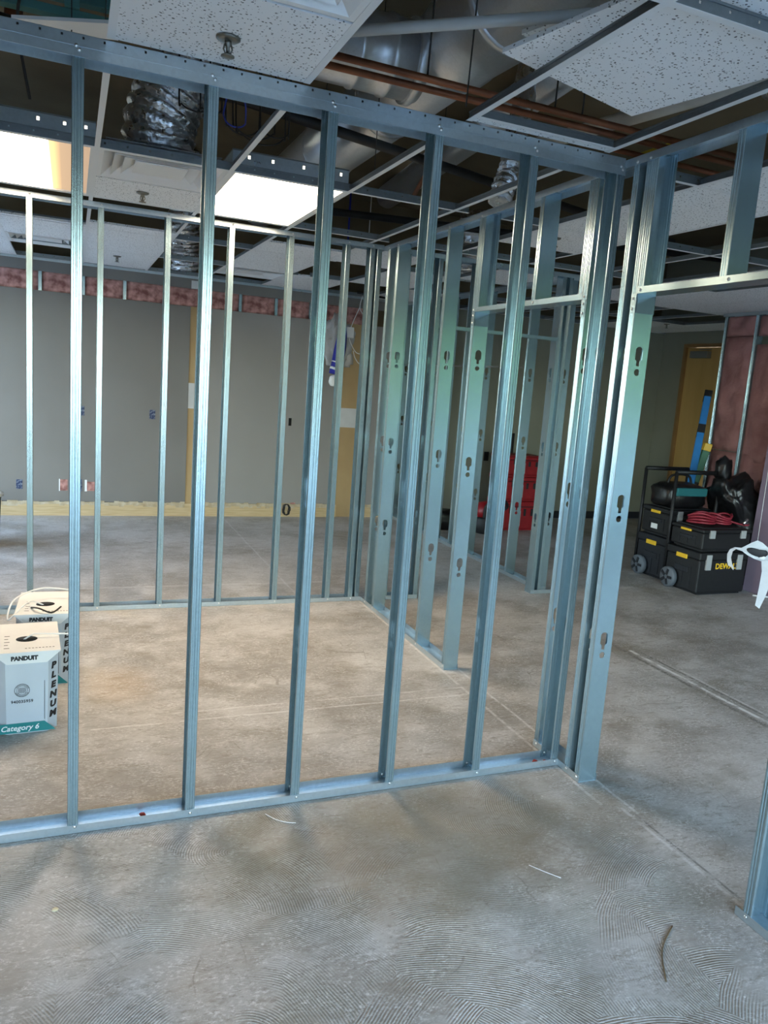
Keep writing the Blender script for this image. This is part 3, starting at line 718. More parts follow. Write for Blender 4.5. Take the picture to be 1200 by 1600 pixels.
# sprinkler heads
def sprinkler(x, y, label, s=1.0):
    t = thing('sprinkler_head', label, 'sprinkler', (x, y, ZC)); 
    MB().lathe([(.036, .0), (.036, -.004), (.028, -.009), (.016, -.010)], 20).build('escutcheon', M_brass, t)
    b = MB(); b.lathe([(.011, -.006), (.011, -.022), (.006, -.026), (.005, -.05)], 12)
    b.tube([(.010, 0, -.02), (.013, 0, -.032), (.006, 0, -.046)], .0025, 6); b.tube([(-.010, 0, -.02), (-.013, 0, -.032), (-.006, 0, -.046)], .0025, 6); b.build('body', M_brass, t)
    MB().lathe([(.004, -.047), (.020, -.050), (.020, -.053), (.004, -.055)], 16).build('deflector', M_brass, t)
sprinkler(.427, -.225, 'nearest sprinkler head, in the large speckled tile at top')
sprinkler(.379, 2.236, 'sprinkler head in the tile beyond the air diffuser, below the foil duct')
sprinkler(2.784, 1.607, 'sprinkler head in the grey tile seen through the first door header')
sprinkler(.396, 5.329, 'distant sprinkler head near the back wall, at left')
sprinkler(6.70, 5.10, 'dim distant sprinkler head above the timber door')
sprinkler(2.45, 3.9, 'distant sprinkler head seen between the paired far studs')

# ---------------------------------------------------------------- plenum: ducts, pipes, wires
def along(p, n):
    """smooth path through points"""
    p = [Vector(q) for q in p]; out = []
    for i in range(len(p) - 1):
        a, b, c, d = p[max(i - 1, 0)], p[i], p[i + 1], p[min(i + 2, len(p) - 1)]
        for k in range(n):
            t = k / n; out.append(.5 * ((2 * b) + (c - a) * t + (2 * a - 5 * b + 4 * c - d) * t * t + (3 * b - a - 3 * c + d) * t ** 3))
    return out + [p[-1]]
D = thing('round_duct', 'large round galvanized duct running back above the ceiling grid, upper middle', 'duct', (1.68, 0, 3.27))
RX = Matrix.Rotation(-PI / 2, 4, 'X')
def cyl_y(m, x, z, r, y0, y1, n=32): m.lathe([(r, y0), (r, y1)], n, Matrix.Translation((x, 0, z)) @ RX); return m
cyl_y(MB(), 0, 0, .20, .90, 5.2).build('duct_run', M_duct, D)
cyl_y(MB(), .0, .0, .225, -2.2, .30).build('duct_run', M_duct, D)
m = MB(); m.lathe([(.225, .30), (.238, .31), (.238, .335), (.222, .345), (.205, .80), (.212, .81), (.212, .84), (.20, .85), (.20, .92)], 32, RX); m.build('reducer', M_duct, D)
for y in (1.75, 2.9, 4.0): m = MB(); m.lathe([(.20, y), (.207, y + .005), (.207, y + .03), (.20, y + .035)], 32, RX); m.build('joint_band', M_duct, D)
RYm = Matrix.Rotation(-PI / 2, 4, 'Y')
B2 = thing('branch_duct', 'short round branch duct leading off left from the large duct', 'duct', (1.68, .95, 3.17))
m = MB(); m.lathe([(.17, .17), (.17, .32), (.178, .325), (.178, .345), (.17, .35), (.165, .48), (.172, .485), (.172, .50), (.165, .505), (.165, 1.3)], 32, RYm); m.build('duct_run', M_duct, B2)
m = MB(); m.lathe([(.18, .19), (.188, .195), (.188, .225), (.18, .23)], 32, RYm); m.build('joint_band', M_duct, B2)

def flex(path, r, label, seg=26, n=48, pitch=.045, amp=.019, seed=0):
    P = along(path, seg); m = MB(); vs = []; fs = []; N = len(P); up = None; s = 0
    for i, p in enumerate(P):
        t = (P[min(i + 1, N - 1)] - P[max(i - 1, 0)]).normalized()
        if up is None: up = t.orthogonal().normalized()
        up = (up - t * up.dot(t)).normalized(); w = t.cross(up)
        if i: s += (p - P[i - 1]).length
        for k in range(n):
            a = 2 * PI * k / n; d = up * math.cos(a) + w * math.sin(a)
            nz = Vector((math.cos(a) * r, math.sin(a) * r, s)); ph = 2 * PI * (s / pitch + k / n) + 1.2 * noise.noise(nz * 9 + Vector((seed, 0, 0))); q = r - amp * (1 - abs(math.sin(ph / 2))) - .008 * abs(noise.noise(nz * 15 + Vector((3, 1, seed)))) + .0035 * noise.noise(nz * 60)
            vs.append(p + d * q)
    for i in range(N - 1): fs += [(i * n + k, i * n + (k + 1) % n, (i + 1) * n + (k + 1) % n, (i + 1) * n + k) for k in range(n)]
    fs += [tuple(range(n))[::-1], tuple((N - 1) * n + k for k in range(n))]
    m.add(vs, fs, False)
    return tag(m.build('flexible_duct', M_foil), label, 'duct')
flex([(.41, 1.63, 2.745), (.41, 1.62, 2.86), (.47, 1.62, 3.04), (.60, 1.62, 3.26), (.80, 1.60, 3.52)], .18, 'crumpled silver foil flexible duct standing on the nearer air diffuser', 40, 120, .055)
flex([(1.08, 5.86, 2.66), (1.06, 5.80, 2.9), (1.03, 5.70, 3.2), (1.0, 5.62, 3.74)], .155, 'distant silver foil flexible duct hanging behind the second stud', 20)
flex([(2.32, 1.52, 2.76), (2.35, 1.54, 2.86), (2.42, 1.60, 3.02), (2.55, 1.7, 3.72)], .075, 'small foil duct dropping beside the long partition top', 16, 28, seed=5)
flex([(2.70, -.30, 2.90), (2.70, -.2, 2.96), (2.70, 0, 3.15), (2.70, .3, 3.7)], .08, 'bit of foil duct showing behind the loose tile', 12, 24, seed=9)
flex([(3.6, 4.35, 2.72), (3.6, 4.35, 2.85), (3.6, 4.3, 3.05), (3.5, 4.2, 3.3)], .14, 'distant foil duct end seen over the door header', 12, 24, seed=11)

def pipe(name, pts, r, mat, label, cat='pipe', group=None, n=12): return tag(MB().tube(pts, r, n).build(name, mat), label, cat, group)
pipe('conduit_pipe', [(.60, .28, 2.85), (1.70, -.70, 2.85)], .019, M_pvc, 'pale grey pipe crossing in front of the large round duct')
pipe('copper_pipe', [(.2, .375, 2.90), (4.4, .43, 2.90)], .0145, M_copper, 'nearer of two parallel copper pipes below the large duct')
pipe('copper_pipe', [(.2, .485, 2.90), (4.4, .52, 2.90)], .0145, M_copper, 'farther of two parallel copper pipes below the large duct')
pipe('iron_pipe', [(-.4, 1.05, 3.0), (4.6, 2.68, 3.0)], .028, M_black_pipe, 'long black iron pipe slanting across the dark plenum')
pipe('iron_pipe', [(.5, 3.95, 3.0), (5.4, 2.95, 3.0)], .03, M_black_pipe, 'dark iron pipe farther back above the ceiling grid')
pipe('insulated_pipe', [(2.20, 1.15, 2.95), (2.58, -.75, 2.95)], .035, noisy('pipe_wrap', (.50, .46, .38), (.62, .58, .50), 9, .8), 'beige wrapped pipe above the loose ceiling tile')
pipe('copper_pipe', [(2.3, .9, 2.98), (5.5, .95, 2.98)], .014, M_copper, 'copper pipe above the right door opening')
pipe('copper_pipe', [(1.9, 1.55, 2.95), (2.2, 2.6, 2.95)], .014, M_copper, 'short reddish pipe by the small foil duct')
hg = MB()
for x, y, l in ((1.33, .39, 'thin rod to the copper pipes beside the round duct'), (1.95, .40, 'left thin rod to the copper pipes below the loose tile'), (2.1, .41, 'right thin rod to the copper pipes below the loose tile')):
    pipe('hanger_rod', [(x, y, 2.9), (x + .02, y, ZD)], .004, M_dcable, l, 'rod', 'hanger rods')
pipe('hanger_rod', [(1.32, -.02, 2.68), (1.36, .0, ZD)], .003, M_dcable, 'thin black hanger wire in front of the round duct', 'rod')
for x, y, l in ((.115, .9, 'thin ceiling wire just right of the first near stud'), (1.345, 1.0, 'thin ceiling wire between the third and fourth near studs'), (1.962, 1.6, 'thin ceiling wire by the small foil duct'), (.727, 2.3, 'thin ceiling wire over the lit panel at its left side'), (1.345, 2.0, 'thin ceiling wire over the lit panel at its right side'), (.0, .6, 'thin ceiling wire left of the first near stud')):
    pipe('hanger_wire', [(x, y, ZC + .036), (x + random.uniform(-.05, .05), y, ZD)], .0022, M_dcable, l, 'wire', 'ceiling hanger wires', 6)
def bundle(c, loops, mat, label, r=.004):
    t = thing('cable_bundle', label, 'cables', c)
    for i, (x, y, R_, tilt, top) in enumerate(loops):
        p = [(x - R_ * .6, y, top), (x - R_, y + .02, top - .12)] + [(x + R_ * math.cos(a), y + tilt * math.sin(a), .10 + R_ * .8 * math.sin(a)) for a in [PI + PI * k / 6 for k in range(7)]] + [(x + R_ * .8, y - .02, top * .7), (x + R_ * .2, y + .03, top)]
        MB().tube(along(p, 6), r, 6).build('cable', M_bcable if i == 3 else mat, t)
bundle((.80, 1.22, 2.74), [(0, 0, .10, .04, .6), (.04, .03, .12, .05, .7), (-.05, .02, .08, .02, .5), (-.09, 0, .05, .02, .25), (.10, .0, .07, .03, .8)], M_dcable, 'hanging loops of dark cable above the lit ceiling panel')
bundle((.53, 1.28, 2.80), [(0, 0, .07, .04, .6), (.08, .02, .05, .03, .5)], M_dcable, 'loose dark cables behind the second stud in the plenum')
pipe('cable', along([(.44, 1.20, 2.93), (.55, 1.21, 2.965), (.68, 1.20, 2.94), (.80, 1.2, 2.95), (.95, 1.24, 2.90)], 8), .007, M_dcable, 'dark cable draped level across the plenum behind the first cross tee', 'cables')
jb = MB(); jb.bbox(.60, .74, 1.38, 1.46, 2.98, 3.08, .004); tag(jb.build('junction_box', M_darkpl), 'dark junction box among cables in the plenum', 'electrical box')
pipe('cable', along([(-.28, .9, 3.5), (-.14, .9, 3.25), (-.20, 1.0, 3.0), (-.16, 1.1, 2.72)], 8), .006, M_dcable, 'single dark cable looping down at upper left', 'cables')
# teal beams and white panel in the plenum, upper left
tb = thing('steel_beam', 'teal painted steel framing above the grid at top left', 'beam', (0, 1.1, 3.1))
MB().bbox(-1.2, .3, .08, .14, .0, .035, .003).build('beam', M_teal, tb); MB().bbox(-.03, .03, .06, .12, .035, .6, .003).build('post', M_teal, tb)
MB().bbox(-1.2, .3, .3, .36, .15, .24, .003).build('beam', M_teal, tb)
tag(MB().hull8([(-.2, .62, 2.85), (.14, .45, 2.85), (.16, .60, 2.85), (-.1, .68, 2.85)], [(-.2, .62, 2.862), (.14, .45, 2.862), (.16, .60, 2.862), (-.1, .68, 2.862)]).build('plenum_panel', M_white), 'pale sliver of panel above the slip track at top left', 'panel')
pipe('copper_elbow', along([(-.45, 1.38, 3.02), (-.30, 1.38, 3.02), (-.24, 1.36, 3.06), (-.23, 1.36, 3.4)], 8), .038, M_copper, 'shiny copper elbow pipe at the upper left edge')
tag(MB().bbox(2.86, 3.08, .72, 1.0, 2.995, 3.015, .003).build('yellow_board', M_yellowfoam), 'yellow board lying in the plenum over the right doorway', 'board')
pipe('duct_side', [(2.75, 1.6, 3.625), (3.1, 5.5, 3.625)], .12, M_duct, 'dim round duct over the room to the right', 'duct', None, 24)

# ---------------------------------------------------------------- cable boxes on the floor
def cable_box(loc, rz, label, second=False):
    t = thing('cable_box', label, 'box', loc, rz)
    W, Dp, H, ch = .245, .40, .375, .040
    out = [(-W + ch, 0), (-ch, 0), (0, ch), (0, Dp - ch), (-ch, Dp), (-W + ch, Dp), (-W, Dp - ch), (-W, ch)]
    m = MB(); n = 8
    cx, cy = -W / 2, Dp / 2
    vs = [(p[0], p[1], 0) for p in out] + [(cx + (p[0] - cx) * 1.05, cy + (p[1] - cy) * 1.05, H) for p in out]
    m.add(vs, [tuple(range(n))[::-1], tuple(range(n, 2 * n))] + [(i, (i + 1) % n, n + (i + 1) % n, n + i) for i in range(n)])
    m.build('carton', M_cardg, t)
    # white lid with folded flap
    sx = .012
    lid = MB(); q = [(-W - .012, -.012), (.014, -.012), (.014, Dp + .012), (-W - .012, Dp + .012)]
    lid.add([(x, y, H + .002) for x, y in q] + [(x, y, H + .008) for x, y in q], [(3, 2, 1, 0), (4, 5, 6, 7), (0, 1, 5, 4), (1, 2, 6, 5), (2, 3, 7, 6), (3, 0, 4, 7)])
    lid.build('lid', M_card, t)
    fl = MB(); z1 = H + .006; z0 = H - .042; f0 = [(-W - .012, -.013, z1), (.014, -.013, z1), (-.042, -.019, z0), (-W + .042, -.019, z0)]
    fl.add(f0 + [(p[0], p[1] + .003, p[2]) for p in f0], [(0, 1, 2, 3), (7, 6, 5, 4), (0, 4, 5, 1), (1, 5, 6, 2), (2, 6, 7, 3), (3, 7, 4, 0)]); fl.build('flap', M_card, t)
    hl = MB(); hl.lathe([(.045, H + .0082), (.045, H + .0095)], 18, Matrix.Translation((-W / 2, Dp * .42, 0)) @ Matrix.Diagonal((1, .85, 1, 1))); hl.build('cable_hole', M_void, t)
    # teal foot band
    bd = MB(); bw = .050; f0 = [(-W + ch - .06, -.0016, .004), (-.005, -.0016, .004), (-ch - .012, -.0024, bw), (-W + ch - .06, -.0024, bw)]
    bd.add(f0 + [(p[0], p[1] + .001, p[2]) for p in f0], [(0, 1, 2, 3), (7, 6, 5, 4), (0, 4, 5, 1), (1, 5, 6, 2), (2, 6, 7, 3), (3, 7, 4, 0)]); bd.build('colour_band', M_cardteal, t)
    # printing
    RX90 = (PI / 2, 0, 0)
    o = link('lettering', text_mesh('PANDUIT', .025, M_ink, bold=.0018), t, (-W / 2 - .01, -.0185, H - .018), (PI / 2 - .12, 0, 0))
    link('lettering', text_mesh('Category 6', .034, M_white_ink, bold=.0005, shear=.25), t, (-W / 2 - .030, -.0035, .027), RX90)
    link('lettering', text_mesh('940035959', .019, M_ink, bold=.0003, space=1.05), t, (-W / 2 - .02, -.006, .152), RX90)
    for i, ch_ in enumerate('PLENUM'):
        link('lettering', text_mesh(ch_, .040, M_ink, bold=.0022, shear=.12), t, ((lambda k: (cx + (-ch / 2 - cx) * k + .0012, cy + (ch / 2 - cy) * k - .0012))(1 + .05 * (H - .070 - i * .046) / H) + (H - .070 - i * .046,)), (PI / 2, 0, PI / 4)).scale.x = 1.25
    em = MB(); R0 = .031; cxx, czz = -W / 2 - .02, .205
    def arc(r, w, a0=0, a1=2 * PI, n=40):
        vs = []; fs = []
        for k in range(n + 1):
            a = a0 + (a1 - a0) * k / n
            for rr in (r - w, r): vs.append((cxx + rr * math.cos(a), -.0070, czz + rr * math.sin(a)))
        for k in range(n): fs.append((2 * k, 2 * k + 1, 2 * k + 3, 2 * k + 2))
        em.add(vs, fs)
    arc(R0, .002); arc(R0 * .70, .0015)
    for k in range(12): arc(R0 * .9, .004, .3 + k * .2, .3 + k * .2 + .11, 2); arc(R0 * .9, .004, 3.5 + k * .2, 3.5 + k * .2 + .11, 2)
    for z in (-.008, -.002, .004, .010): em.box(cxx - .016 + abs(z) * .4, cxx + .016 - abs(z) * .4, -.0071, -.0069, czz + z, czz + z + .0012)
    for x_ in (-.012, -.004, .004, .012): em.box(cxx + x_ - .001, cxx + x_ + .001, -.0071, -.0069, czz - .014, czz + .012)
    em.build('emblem', M_ink, t)
    for i, s_ in enumerate(('ZSEMT', 'S4 TX7')):
        pass
    tx = MB()
    for i in range(5): tx.box(-W + .03 + .0, -W + .03 + .022 - .006 * (i % 2), .05 + i * .042, .056 + i * .042, H + .0082, H + .0086)
    for i in range(9): tx.box(-.13 + i * .014, -.122 + i * .014, .035, .041, H + .0082, H + .0086)
    tx.build('small_print', M_ink, t)
    sd = MB(); sd.box(-ch - .0125, -ch - .0105, -.0065, -.0035, .06, H - .05); sd.build('fold_line', M_ink, t)
    if not second:
        MB().tube(along([(-W / 2 - .02, Dp * .42, H), (-W / 2 + .02, Dp * .40, H + .03), (-.08, Dp * .45, H + .028), (.06, Dp * .42, H + .020)], 8), .004, 6).build('cable', M_cable, t)
    else:
        MB().tube(along([(-W / 2, Dp * .4, H), (-W / 2 - .06, Dp * .3, H + .04), (-W + .02, .05, H + .03), (-W - .04, .0, H - .02), (-W - .02, .12, H + .05), (-W / 2 - .02, .26, H + .07), (.02, .27, H + .05)], 10), .0045, 6).build('cable', M_cable, t)
        MB().tube(along([(-W + .06, .1, H + .012), (-W + .1, .02, H + .03), (-W + .16, .0, H + .012), (-W + .2, .1, H + .012)], 8), .0045, 6).build('cable', M_dcable, t)
cable_box((-.045, .89, 0), .05, 'front white and grey cable carton on the floor, at the left edge')
cable_box((.005, 1.44, 0), -.03, 'white lidded cable carton standing behind the front carton', True)

# ---------------------------------------------------------------- tools on the right
def toolbox(name, loc, w, d, h, label, body=M_blackpl, wheels=False, latch_side=True, hinge=M_latch, logo=None, group=None):
    t = thing(name, label, 'tool box', loc)
    m = MB(); m.bbox(.0, w, 0, d, .015, h * .80, .015); m.box(.03, w - .03, .02, d - .02, 0, .02)
    for i in range(3): m.box(-.004, 0, d * (.2 + .25 * i), d * (.28 + .25 * i), .05, h * .6)
    m.build('body', body, t)
    l = MB(); l.bbox(-.006, w + .006, -.006, d + .006, h * .80, h - .01, .012); l.box(.05, w - .05, .05, d - .05, h - .012, h); l.build('lid', body, t)
    for x in (w * .18, w * .82): MB().bbox(x - .03, x + .03, -.016, .004, h * .58, h * .93, .004).build('latch', hinge, t)
    hd = MB(); hd.bbox(-.014, -.003, d * .35, d * .68, h * .76, h * .86, .004); hd.build('side_latch', M_yellow, t)
    hn = MB(); hn.bbox(-.008, .002, d * .3, d * .7, h * .45, h * .58, .004); hn.build('side_grip', M_darkpl, t)
    if logo:
        link('lettering', text_mesh('DEWALT', .070, M_yellow, bold=.0022), t, (w * .58, -.006, h * .66), (PI / 2, 0, 0))
        MB().box(w * .58 - .15, w * .58 + .15, -.004, .0005, h * .66 - .036, h * .66 + .036).build('label_plate', M_darkpl, t)
    if wheels:
        for y in (d - .09,):
            for x in (-.06, w + .005):
                wm = MB(); wm.lathe([(.03, 0), (.085, .002), (.095, .012), (.095, .046), (.085, .055), (.03, .057)], 28, Matrix.Translation((x, y, .095)) @ Matrix.Rotation(PI / 2, 4, 'Y'))
                wo_ = wm.build('wheel', M_wheel, t)
                sp = MB()
                for k in range(5):
                    a = 2 * PI * k / 5 + .3
                    sp.box(-.006, 0, -.012, .012, .02, .075); 
                    for vi in range(len(sp.v) - 8, len(sp.v)):
                        vx, vy, vz = sp.v[vi]; sp.v[vi] = (x + vx + (.0 if x < 0 else .063), y + vy * math.cos(a) - vz * math.sin(a), .095 + vy * math.sin(a) + vz * math.cos(a))
                sp.build('spoke', M_darkpl, wo_)
                wo_.matrix_parent_inverse = Matrix()
    return t
def handle(t, w, d, h, base=.45):
    m = MB()
    for x in (.02, w - .02): m.tube([(x, d + .03, base - .4), (x, d + .03, h)], .017, 8)
    m.tube([(.02, d + .03, h), (w - .02, d + .03, h)], .02, 8)
    m.build('pull_handle', M_blackpl, t)
S1 = (5.17, 2.47)
tb1 = toolbox('rolling_tool_box', (S1[0], S1[1], 0), .57, .42, .40, 'wheeled black tool box with yellow lettering at the foot of the front stack', wheels=True, logo=True)
handle(tb1, .57, .42, 1.06)
toolbox('tool_box', (S1[0] + .0, S1[1], .40), .57, .40, .21, 'low black tool case on the wheeled box, under the red hose')
S2 = (5.22, 2.955)
tb2 = toolbox('rolling_tool_box', (S2[0], S2[1], 0), .57, .42, .42, 'wheeled dark tool box at the foot of the rear stack', M_darkpl, wheels=True)
handle(tb2, .57, .42, 1.04)
t2 = toolbox('tool_box', (S2[0], S2[1], .42), .57, .40, .28, 'black tool case on the rear stack below the soft bag')
MB().bbox(-.0105, -.0065, .16, .25, .06, .11, .0015).build('sticker', M_white, t2)
MB().box(-.0162, -.0160, .1, .1, 0, 0) if False else None
def lump(dim, seed, amp, sub=4, sq=.6, rough=2.2):
    b = bmesh.new(); bmesh.ops.create_icosphere(b, subdivisions=sub, radius=1)
    for v in b.verts:
        c = v.co.copy(); c = Vector([math.copysign(abs(q) ** sq, q) for q in c])
        n_ = noise.noise(v.co * rough + Vector((seed, 0, 0))) + .5 * noise.noise(v.co * rough * 2.6 + Vector((seed, 4, 0))) + .25 * noise.noise(v.co * rough * 6 + Vector((0, seed, 0)))
        c *= 1 + amp * n_; v.co = Vector((c.x * dim[0], c.y * dim[1], max(c.z, -.8) * dim[2]))
    return b
sb = thing('tool_bag', 'soft black tool bag with teal trim on top of the rear stack', 'bag', (S2[0] + .23, S2[1] + .2, .702))
mb = MB(); mb.bm(lump((.26, .17, .13), 3, .12, 3, .55), Matrix.Translation((0, 0, .105)), True); mb.build('bag_body', M_bag, sb)
mb = MB(); mb.bbox(-.17, .2, -.178, -.15, .12, .20, .012); mb.build('trim_panel', M_tealcloth, sb)
MB().tube(along([(-.15, 0, .2), (-.1, 0, .30), (.1, 0, .30), (.15, 0, .2)], 6), .012, 8).build('strap', M_blackpl, sb)
hs = thing('hose_coil', 'coiled dark red hose lying on the front tool case', 'hose', (S1[0] + .27, S1[1] + .2, .612))
for k, (dx, dy, R_, n_) in enumerate(((-.10, .02, .13, 4), (.09, .0, .115, 4))):
    p = []
    for i in range(n_ * 20):
        a = 2 * PI * i / 20; rr = R_ * (1 - .06 * math.sin(i * .7)); p.append((dx + rr * math.cos(a) + .012 * math.sin(i * .31), dy + rr * .9 * math.sin(a), .012 + i * .0011 + .012 * math.sin(a * 2 + k) * (i / 40)))
    MB().tube(p, .0095, 7).build('hose', M_hose, hs)
MB().tube(along([(.18, -.05, .04), (.26, -.08, .02), (.34, -.1, .012), (.40, -.06, .012)], 6), .009, 7).build('hose', M_hose, hs)
fit = MB(); fit.tube([(.26, -.13, .03), (.31, -.12, .07)], .014, 8); fit.build('fitting', M_screw, hs)
bg = thing('rubbish_bag', 'large black plastic bag heaped up between the front tool stack and the pink wall', 'bag', (5.97, 2.90, 0))
b_ = lump((.165, .24, .55), 8, .14, 5, .62, 1.9)
for v in b_.verts:
    z = v.co.z + .44
    k = max(0, min(1, (z - .64) / .30)); v.co.z = z
    v.co.x *= 1 + .8 * k; v.co.x -= .11 * k; v.co.y -= .03 * k
    if z > .95: v.co.x = v.co.x * (1 - .5 * (z - .95) / .1 * .35); v.co.z += .10 * max(0, noise.noise(Vector((v.co.x * 5, v.co.y * 4, 2.0))) + .35)
mb = MB(); mb.bm(b_, None, True); mb.bm(lump((.075, .07, .12), 12, .25, 3, .8), Matrix.Translation((-.24, 0, 1.10)), True); mb.build('bag_skin', M_bag, bg)
tag(MB().hull8([(5.86, 1.3, 0.002), (5.875, 1.3, 0.002), (5.875, 2.585, 0.002), (5.86, 2.585, 0.002)], [(5.955, 1.3, 1.75), (5.97, 1.3, 1.75), (5.97, 2.62, 1.75), (5.955, 2.62, 1.75)]).build('drywall_sheet', M_purple), 'purple drywall sheet leaning at the right edge beside the black bags', 'board')

# folded step ladder and level by the rear stack
def ladder(p0, p1, mat, label, name, w=.34, cap=M_blackpl):
    p0 = Vector(p0); p1 = Vector(p1); ax = (p1 - p0); Ln = ax.length; ax.normalize(); nn = Vector((.67, .74, 0)); nn = (nn - ax * nn.dot(ax)).normalized(); side = nn.cross(ax)
    M_ = Matrix((( side.x, nn.x, ax.x, p0.x), (side.y, nn.y, ax.y, p0.y), (side.z, nn.z, ax.z, p0.z), (0, 0, 0, 1)))
    t = thing(name, label, 'ladder'); t.matrix_world = M_; 
    for yy in (-.06, w):
        MB().bbox(-.035, .035, yy, yy + .03, .06, Ln, .005).build('rail', mat, t)
        MB().bbox(-.042, .042, yy - .006, yy + .036, .0, .09, .006).build('foot', M_yellow, t)
        MB().bbox(-.040, .040, yy - .004, yy + .034, Ln - .05, Ln + .03, .008).build('end_cap', cap, t)
        MB().bbox(-.037, .037, yy - .003, yy + .033, Ln * .62, Ln * .70, .003).build('label_patch', M_ink, t)
    n = int(Ln / .3)
    for i in range(1, n): MB().bbox(-.03, .03, -.03, w, i * .3, i * .3 + .025, .003).build('step', M_galv, t)
    return t
ladder((5.72, 3.31, .705), (6.19, 3.72, 1.80), M_blue, 'blue fibreglass step ladder leaning at the end of the pink insulation wall', 'step_ladder', .05)
ladder((5.95, 3.72, .0), (6.17, 3.60, 1.27), M_green, 'short dark green ladder with yellow cap beside the blue one', 'step_ladder', .3, M_yellow)

# red tool chest stack and vacuum beyond the corridor partition
def redbox(z, h, w, label):
    t = toolbox('tool_chest', (4.86, 5.42, z), w, .44, h, label, M_red, hinge=M_blackpl)
    MB().box(.02, w - .02, -.0085, -.004, h * .79, h * .815).build('seam_strip', M_blackpl, t)
    MB().box(w * .36, w * .36 + .035, -.005, .0005, h * .15, h * .66).build('white_label', M_latch, t)
    for q in (.52, .70, .90): MB().bbox(w * q - .014, w * q + .014, -.014, .002, h * .50, h * .74, .004).build('rib_clip', M_blackpl, t)
    return t
MB().bbox(S2[0] - .012, S2[0] - .004, S2[1] + .10, S2[1] + .19, .52, .58, .002).build('white_sticker', M_white, None) if False else None
redbox(0.0, .37, .56, 'bottom box of the red tool stack by the back wall')
redbox(.37, .30, .56, 'middle box of the red tool stack by the back wall')
redbox(.67, .25, .56, 'top box of the red tool stack by the back wall')
hd = thing('dolly_handle', 'black upright handle rising behind the red tool stack', 'handle', (5.12, 5.92, 0))
m = MB(); m.tube([(-.16, 0, .02), (-.16, 0, 1.14), (.06, 0, 1.16), (.06, 0, .02)], .022, 8); m.bbox(-.2, .1, -.05, .05, 0, .04, .01); m.build('handle_frame', M_blackpl, hd)
vc = thing('shop_vacuum', 'small red and black vacuum on the floor left of the red stack', 'vacuum', (4.55, 5.3, 0))
MB().lathe([(.12, .0), (.145, .02), (.15, .18), (.13, .2)], 20).build('tank', M_blackpl, vc)
MB().lathe([(.135, .2), (.14, .27), (.10, .36), (.03, .38)], 20).build('motor_head', M_red, vc)
MB().tube(along([(.08, -.1, .25), (.18, -.16, .34), (.1, -.18, .42), (-.08, -.15, .36), (-.1, -.14, .2)], 8), .02, 8).build('hose', M_blackpl, vc)
MB().bbox(-.04, .10, -.158, -.14, .04, .19, .006).build('front_panel', M_red, vc)
bk = MB(); bk.bm(lump((.16, .13, .14), 31, .2, 3, .7), Matrix.Translation((4.1, 5.55, .112)), True); tag(bk.build('black_sack', M_bag), 'small black sack on the floor seen between the far studs', 'bag')

# hanging strap, bag and wires at the back wall
hb = thing('hanging_strap', 'blue and white striped strap hanging from the ceiling at the back', 'strap', (2.80, 5.93, 0))
p = [(.03, 0, 3.745), (.03, 0, 2.60), (.02, .0, 2.35), (.03, 0, 2.15), (.0, 0, 1.9), (-.03, 0, 1.72)]
MB().tube(along(p, 6), .03, 10, rf=lambda u: .010 + .058 * min(1, max(0, (u - .2) / .5))).build('cloth', M_bluecloth, hb)
for z, x, r in ((1.85, -.005, .07), (1.77, -.02, .072), (2.32, .02, .033), (2.40, .021, .03)):
    m = MB(); m.tube([(x - .005, 0, z - .012), (x + .005, 0, z + .014)], r, 12); m.build('white_band', M_white, hb)
m = MB(); m.bm(lump((.065, .05, .07), 5, .1, 3, .9), Matrix.Translation((-.03, 0, 1.64)), True); m.build('white_end', M_white, hb)
cb = thing('plastic_bag', 'clear crumpled plastic bag hanging behind the blue striped strap', 'bag', (2.83, 6.05, 0))
m = MB(); m.bm(lump((.17, .05, .30), 17, .5, 4, 1.0, 2.4), Matrix.Translation((0, 0, 2.05)), True); m.build('bag_skin', M_clearbag, cb)
wt = thing('hanging_cables', 'thin white cables hanging in loops over the tan wall strip', 'cables', (3.05, 5.95, 0))
for q in ([(.03, 0, 3.745), (.03, 0, 2.62), (.04, 0, 2.3), (.04, 0, 1.95), (.02, 0, 1.86), (-.04, 0, 1.92), (-.07, 0, 2.0)], [(-.02, 0, 2.5), (-.1, 0, 2.3), (-.13, 0, 2.15), (-.05, 0, 2.0), (.02, 0, 1.97)], [(.08, 0, 2.62), (.1, 0, 2.45), (.16, 0, 2.36)], [(.0, 0, 2.62), (-.02, 0, 2.48), (.06, 0, 2.4), (.14, 0, 2.5)]):
    MB().tube(along(q, 8), .005, 6).build('cable', M_cable, wt)
MB().bbox(-.17, -.08, -.02, .02, 2.14, 2.26, .006).build('tag', M_white, wt)
fx = MB(); fx.tube([(2.9, 5.7, 2.62), (3.35, 5.75, 2.60)], .012, 8); fx.tube([(3.05, 5.7, 2.62), (3.05, 5.7, 2.75)], .02, 8); tag(fx.build('bracket', M_blackpl), 'dark bracket at the ceiling above the hanging white cables', 'bracket')
MB().tube(along([(-.03, 0, .05), (0, 0, .16), (.03, 0, .05), (-.02, 0, .02), (-.03, 0, .14)], 6), .006, 6)
cc = MB(); cc.tube([(2.36 + (.035 + .012 * math.sin(a * 1.3)) * math.cos(a * .5), 6.20 + .02 * math.sin(a * .9), .10 + (.075 + .012 * math.cos(a)) * math.sin(a * .5)) for a in range(0, 64)], .005, 6); tag(cc.build('cable_coil', M_dcable), 'small dark coil of cable at the foot of the back wall', 'cables')
lb = thing('floor_drum', 'dark drum with pale rim at the far left edge', 'bin', (-.76, 4.9, 0))
